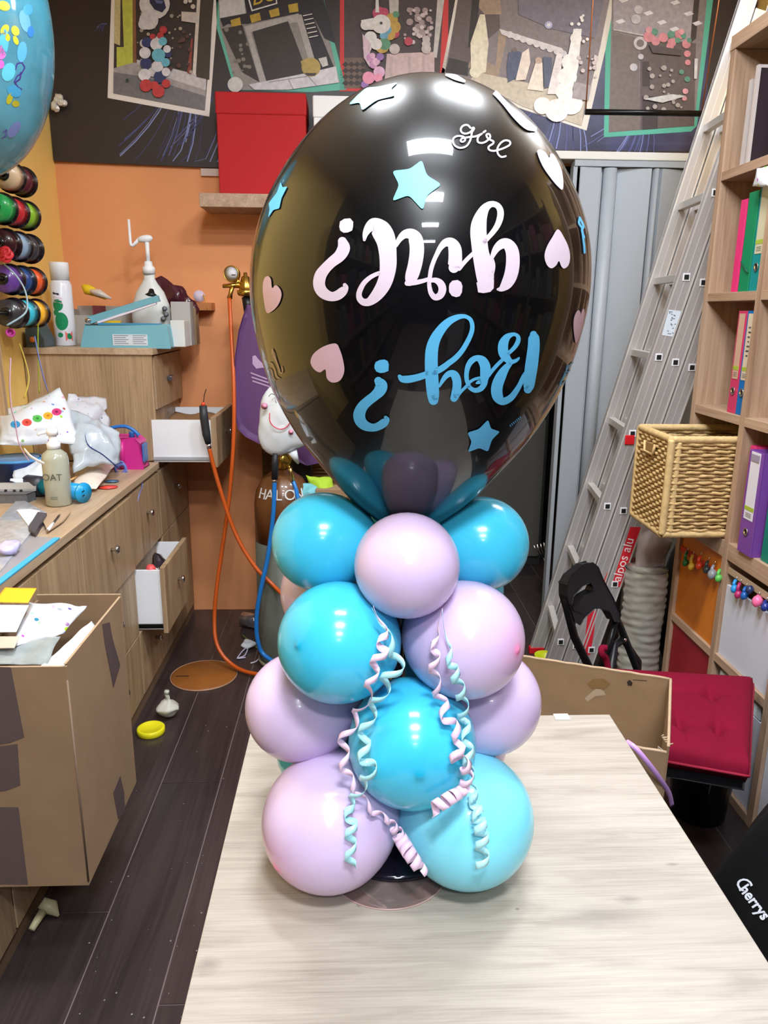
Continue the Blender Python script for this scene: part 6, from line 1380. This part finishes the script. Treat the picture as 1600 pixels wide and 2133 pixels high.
part('piping', MB().tube([top(u_, v)+Vector((0,0,-.003)) for u_, v in [(k/20, 0) for k in range(20)]+[(1, k/20) for k in range(20)]+[(1-k/20, 1) for k in range(20)]+[(0, 1-k/20) for k in range(21)]], .004, 6), mat('cushion_piping', (150,20,50), .8), cu)
tp = [top(0.02, .02), PZ(1262,1372,.51), PZ(1254,1362,.53), PZ(1254,1350,.545), PZ(1264,1350,.545)]
part('tie', MB().tube([Vector(q) for q in smooth_path([tuple(v) for v in tp], 5)], .010, 8), RC_, cu)
for a, b in ((.33,.33),(.67,.33),(.33,.70),(.67,.70)): part('tuft_button', MB().lathe([(.006, 0), (.004, .003), (0, .004)], top(a, b)+Vector((0,0,-.001)), (0,0,1), 10), MATS['cushion_piping'], cu)
p = PZ(1452, 1690, 0)
t = thing('waste_bin', (p.x, p.y, 0), 'black bin with a thin tied film on it under the folding chair', 'bin')
m = MB().lathe([(.080, .0005), (.098, .20), (.102, .20), (.102, .21), (.094, .21), (.078, .004), (0, .004)], p, seg=28); part('bin', m, mat('bin_black', (14,14,20), .3), t)
part('film_tie', MB().tube([p+Vector((-.05,-.085,.16)), p+Vector((-.02,-.098,.185)), p+Vector((.03,-.096,.187))], .0015, 5), flat((120,120,130)), t)
part('film_tie', MB().tube([p+Vector((-.02,-.098,.185)), p+Vector((-.022,-.094,.13))], .0015, 5), flat((110,110,120)), t)

# ---- cardboard box behind the table
bz = .68
r0, r1, r2 = PZ(1090,1368,bz), PZ(1395,1415,bz), PZ(1390,1555,bz)
ex = (r0-r1).normalized(); W_ = .52; ey = (r2-r1); 
br, nr_ = r1, r2; bl = r1+ex*W_; nl_ = r2+ex*W_
bl.z = nl_.z = bz
t = thing('cardboard_box', ((br.x+nl_.x)/2, (br.y+nl_.y)/2, 0), 'open worn cardboard box standing right behind the table', 'box')
def wall(a, b, z0, z1, nrm, nm='wall'):
    n = Vector(nrm).normalized()*.005
    part(nm, MB().prism([Vector((a.x, a.y, z0)), Vector((b.x, b.y, z0)), Vector((b.x, b.y, z1)), Vector((a.x, a.y, z1))], n), CARD, t)
    m = MB(); pts = []
    for k in range(25):
        q = a.lerp(b, k/24); pts.append(Vector((q.x, q.y, z1+.0008*math.sin(k*2.3)))+n/2)
    m.tube(pts, .0034, 6); part('cut_edge', m, CARDL, t)
nb = Vector((-ex.y, ex.x, 0)); nb = nb if nb.y > 0 else -nb
wall(bl, br, 0.0005, bz, nb); wall(br, nr_, 0.0005, bz, (1, 0, 0)); wall(nr_, nl_, .0005, bz-.012, -nb); wall(nl_, bl, .0005, bz, (-1,0,0))
part('bottom', MB().prism([Vector((v.x, v.y, .001)) for v in (bl, br, nr_, nl_)], (0,0,.004)), CARD, t)
bkp = lambda x, y: onp(x, y, br-nb*.0006, nb)
part('torn_patch', MB().sheet([bkp(x, y) for x, y in [(1222,1424),(1236,1414),(1258,1414),(1272,1424),(1258,1436),(1232,1434)]]), flat((132,102,62), .9), t)
part('tear', MB().sheet([bkp(x, y) for x, y in [(1218,1455),(1234,1440),(1246,1432),(1258,1440),(1262,1448),(1240,1450),(1224,1462)]]), flat((178,156,132), .9), t)
part('hand_hole', MB().sheet([bkp(x, y) for x, y in [(1306,1420),(1312,1416),(1318,1422),(1316,1429),(1308,1428)]]), flat((50,36,24), .9), t)
part('slot_line', MB().sheet([bkp(x, y) for x, y in [(1318,1415),(1348,1417),(1348,1419),(1318,1417)]]), flat((86,66,48), .9), t)
part('hanging_tape', MB().prism([r2+Vector((.004,0,0))*1+Vector((0,.01,-.02)), r2+Vector((.004,.05,-.03)), r2+Vector((.004,.05,-.05)), r2+Vector((.004,.0,-.04))], (.001,0,0)), mat('clear_tape_box', (190,184,176), .2), t)
fr = MB()
for k in range(9): fr.tube([r2+Vector((.004, .04-k*.004, -.002)), r2+Vector((.008+.003*(k % 3), .038-k*.004, .003-.003*(k % 2)))], .0014, 5)
part('frayed_corner', fr, CARDL, t)
P = [PZ(1303,1542,bz+.006), PZ(1322,1556,bz+.004), PZ(1345,1582,bz-.02)+Vector((0,-.006,0)), PZ(1368,1612,bz-.06)+Vector((0,-.012,0)), PZ(1386,1640,bz-.11)+Vector((0,-.016,0)), PZ(1393,1668,bz-.16)+Vector((0,-.016,0))]
P = [Vector(q) for q in smooth_path([tuple(v) for v in P], 6)]; m = MB(); vs_ = []
for i, q in enumerate(P): vs_ += [q+Vector((-.004,-.002,-.003)), q+Vector((.004,-.002,.003))]
m.add(vs_, [(2*i, 2*i+1, 2*i+3, 2*i+2) for i in range(len(P)-1)], 0, True)
tag(part('ribbon_strand', m, mat('violet_ribbon', (196,150,214), .3), solid=.0006), 'violet ribbon hanging over the near edge of the cardboard box', 'ribbon')

# ---- black printed cloth draped over a stool, right edge
GC = Vector((.915, 1.03, 0))
t = thing('draped_cloth', GC, 'black draped cloth printed with white lettering at the right edge beside the table', 'cloth')
def gar(u_, v):
    a = u_*6.28318; z = .86*(1-v)+.02
    r = .10+.17*math.sin(min(1, v*1.6)*1.5708)+.05*v
    r *= 1+.035*math.sin(a*7+3*v)+.02*math.sin(a*13+8*v)
    if v < .12: z = .827-.05*(v/.12)**2; r = .02+(r-.02)*math.sqrt(v/.12)
    return Vector((GC.x+r*math.cos(a)*(.82 if math.cos(a) > 0 else 1.0), GC.y+r*math.sin(a)*.95, z))
gm = MB(); gm.grid(gar, 96, 60, wrap=True)
part('cloth', gm, mat('cloth_black', (7,7,10), .8, bump=.15, bscale=14, spec=.25), t)
gb = BVHTree.FromPolygons([tuple(v) for v in gm.v], gm.f)
tm = MB()
def px_text(txt, x, y, ang, size, shear=0):
    q = text_mb(txt, size, (0,0,0), (1,0,0), (0,1,0), 0, shear=shear, bold=.7 if txt != 'C' else .1)
    ca, sa = math.cos(ang), math.sin(ang); vs_ = []
    for v in q.v:
        X_, Y_ = x+v.x*ca+v.y*sa, y+v.x*sa-v.y*ca
        h, n__, i__, dd_ = gb.ray_cast(CAM, ray(X_, Y_).normalized()); vs_.append(h-ray(X_, Y_).normalized()*.0022 if h else None)
    o = len(tm.v); keep = [f for f in q.f if all(vs_[i] is not None for i in f)]
    tm.add([v if v is not None else Vector((0,0,0)) for v in vs_], keep)
px_text('C', 1528, 1838, math.radians(48), 40, .2); px_text('herrys', 1539, 1852, math.radians(53), 32, .05)
used = sorted({i for f in tm.f for i in f}); mp_ = {i: k for k, i in enumerate(used)}
tm.v = [tm.v[i] for i in used]; tm.f = [[mp_[i] for i in f] for f in tm.f]
if tm.f: part('lettering', tm, mat('cloth_print', (226,230,240), .6), t, solid=.0006)
part('stool_leg', MB().tube([GC+Vector((0,0,.001)), GC+Vector((0,0,.70))], .03, 10), BLACKM, t)

# ---- a few things behind the camera, seen only mirrored in the black balloon
t = thing('copier', (1.1, -1.9, 0), 'grey office copier behind the camera', 'copier')
part('body', MB().box((.85, -2.2, 0), (1.35, -1.7, .85)), mat('copier_grey', (170,172,176), .5), t, bevel=.01)
part('paper_tray', MB().box((.78, -2.1, .35), (.849, -1.8, .42)), mat('copier_grey2', (140,142,148), .5), t, bevel=.005)
part('lid', MB().box((.86, -2.18, .851), (1.34, -1.72, .95)), mat('copier_dark', (60,62,70), .4), t, bevel=.01)
SK = mat('rear_shelf', (70,58,48), .6)
for (sx0, sx1, ya, yb_, lab) in [(XL+.002, XL+.34, -3.6, .25, 'dark stock shelving along the left wall behind the camera'), (XR-.36, XR-.002, -1.5, .95, 'dark stock shelving along the right wall behind the camera')]:
    t = thing('stock_shelf', ((sx0+sx1)/2, (ya+yb_)/2, 0), lab, 'shelving')
    for k in range(6): part('board', MB().box((sx0, ya, .1+k*.44), (sx1, yb_, .13+k*.44)), SK, t)
    for k in range(5): part('upright', MB().box((sx0, ya+(yb_-ya-.03)*k/4, 0), (sx1, ya+(yb_-ya-.03)*k/4+.03, 2.4)), SK, t)
    rs = random.Random(int(sx0*100)); m = MB(); cl = [flat(c) for c in [(40,38,44),(70,60,52),(30,40,50),(90,80,50),(110,40,60),(60,70,70)]]
    for k in range(5):
        y = ya+.05
        while y < yb_-.15:
            w_ = rs.uniform(.05, .14); m.box((sx0+.02, y, .1305+k*.44), (sx1-.04, y+w_-.01, .1305+k*.44+rs.uniform(.16, .34)), rs.randrange(6)); y += w_
    part('stock', m, cl, t)['kind'] = 'stuff'
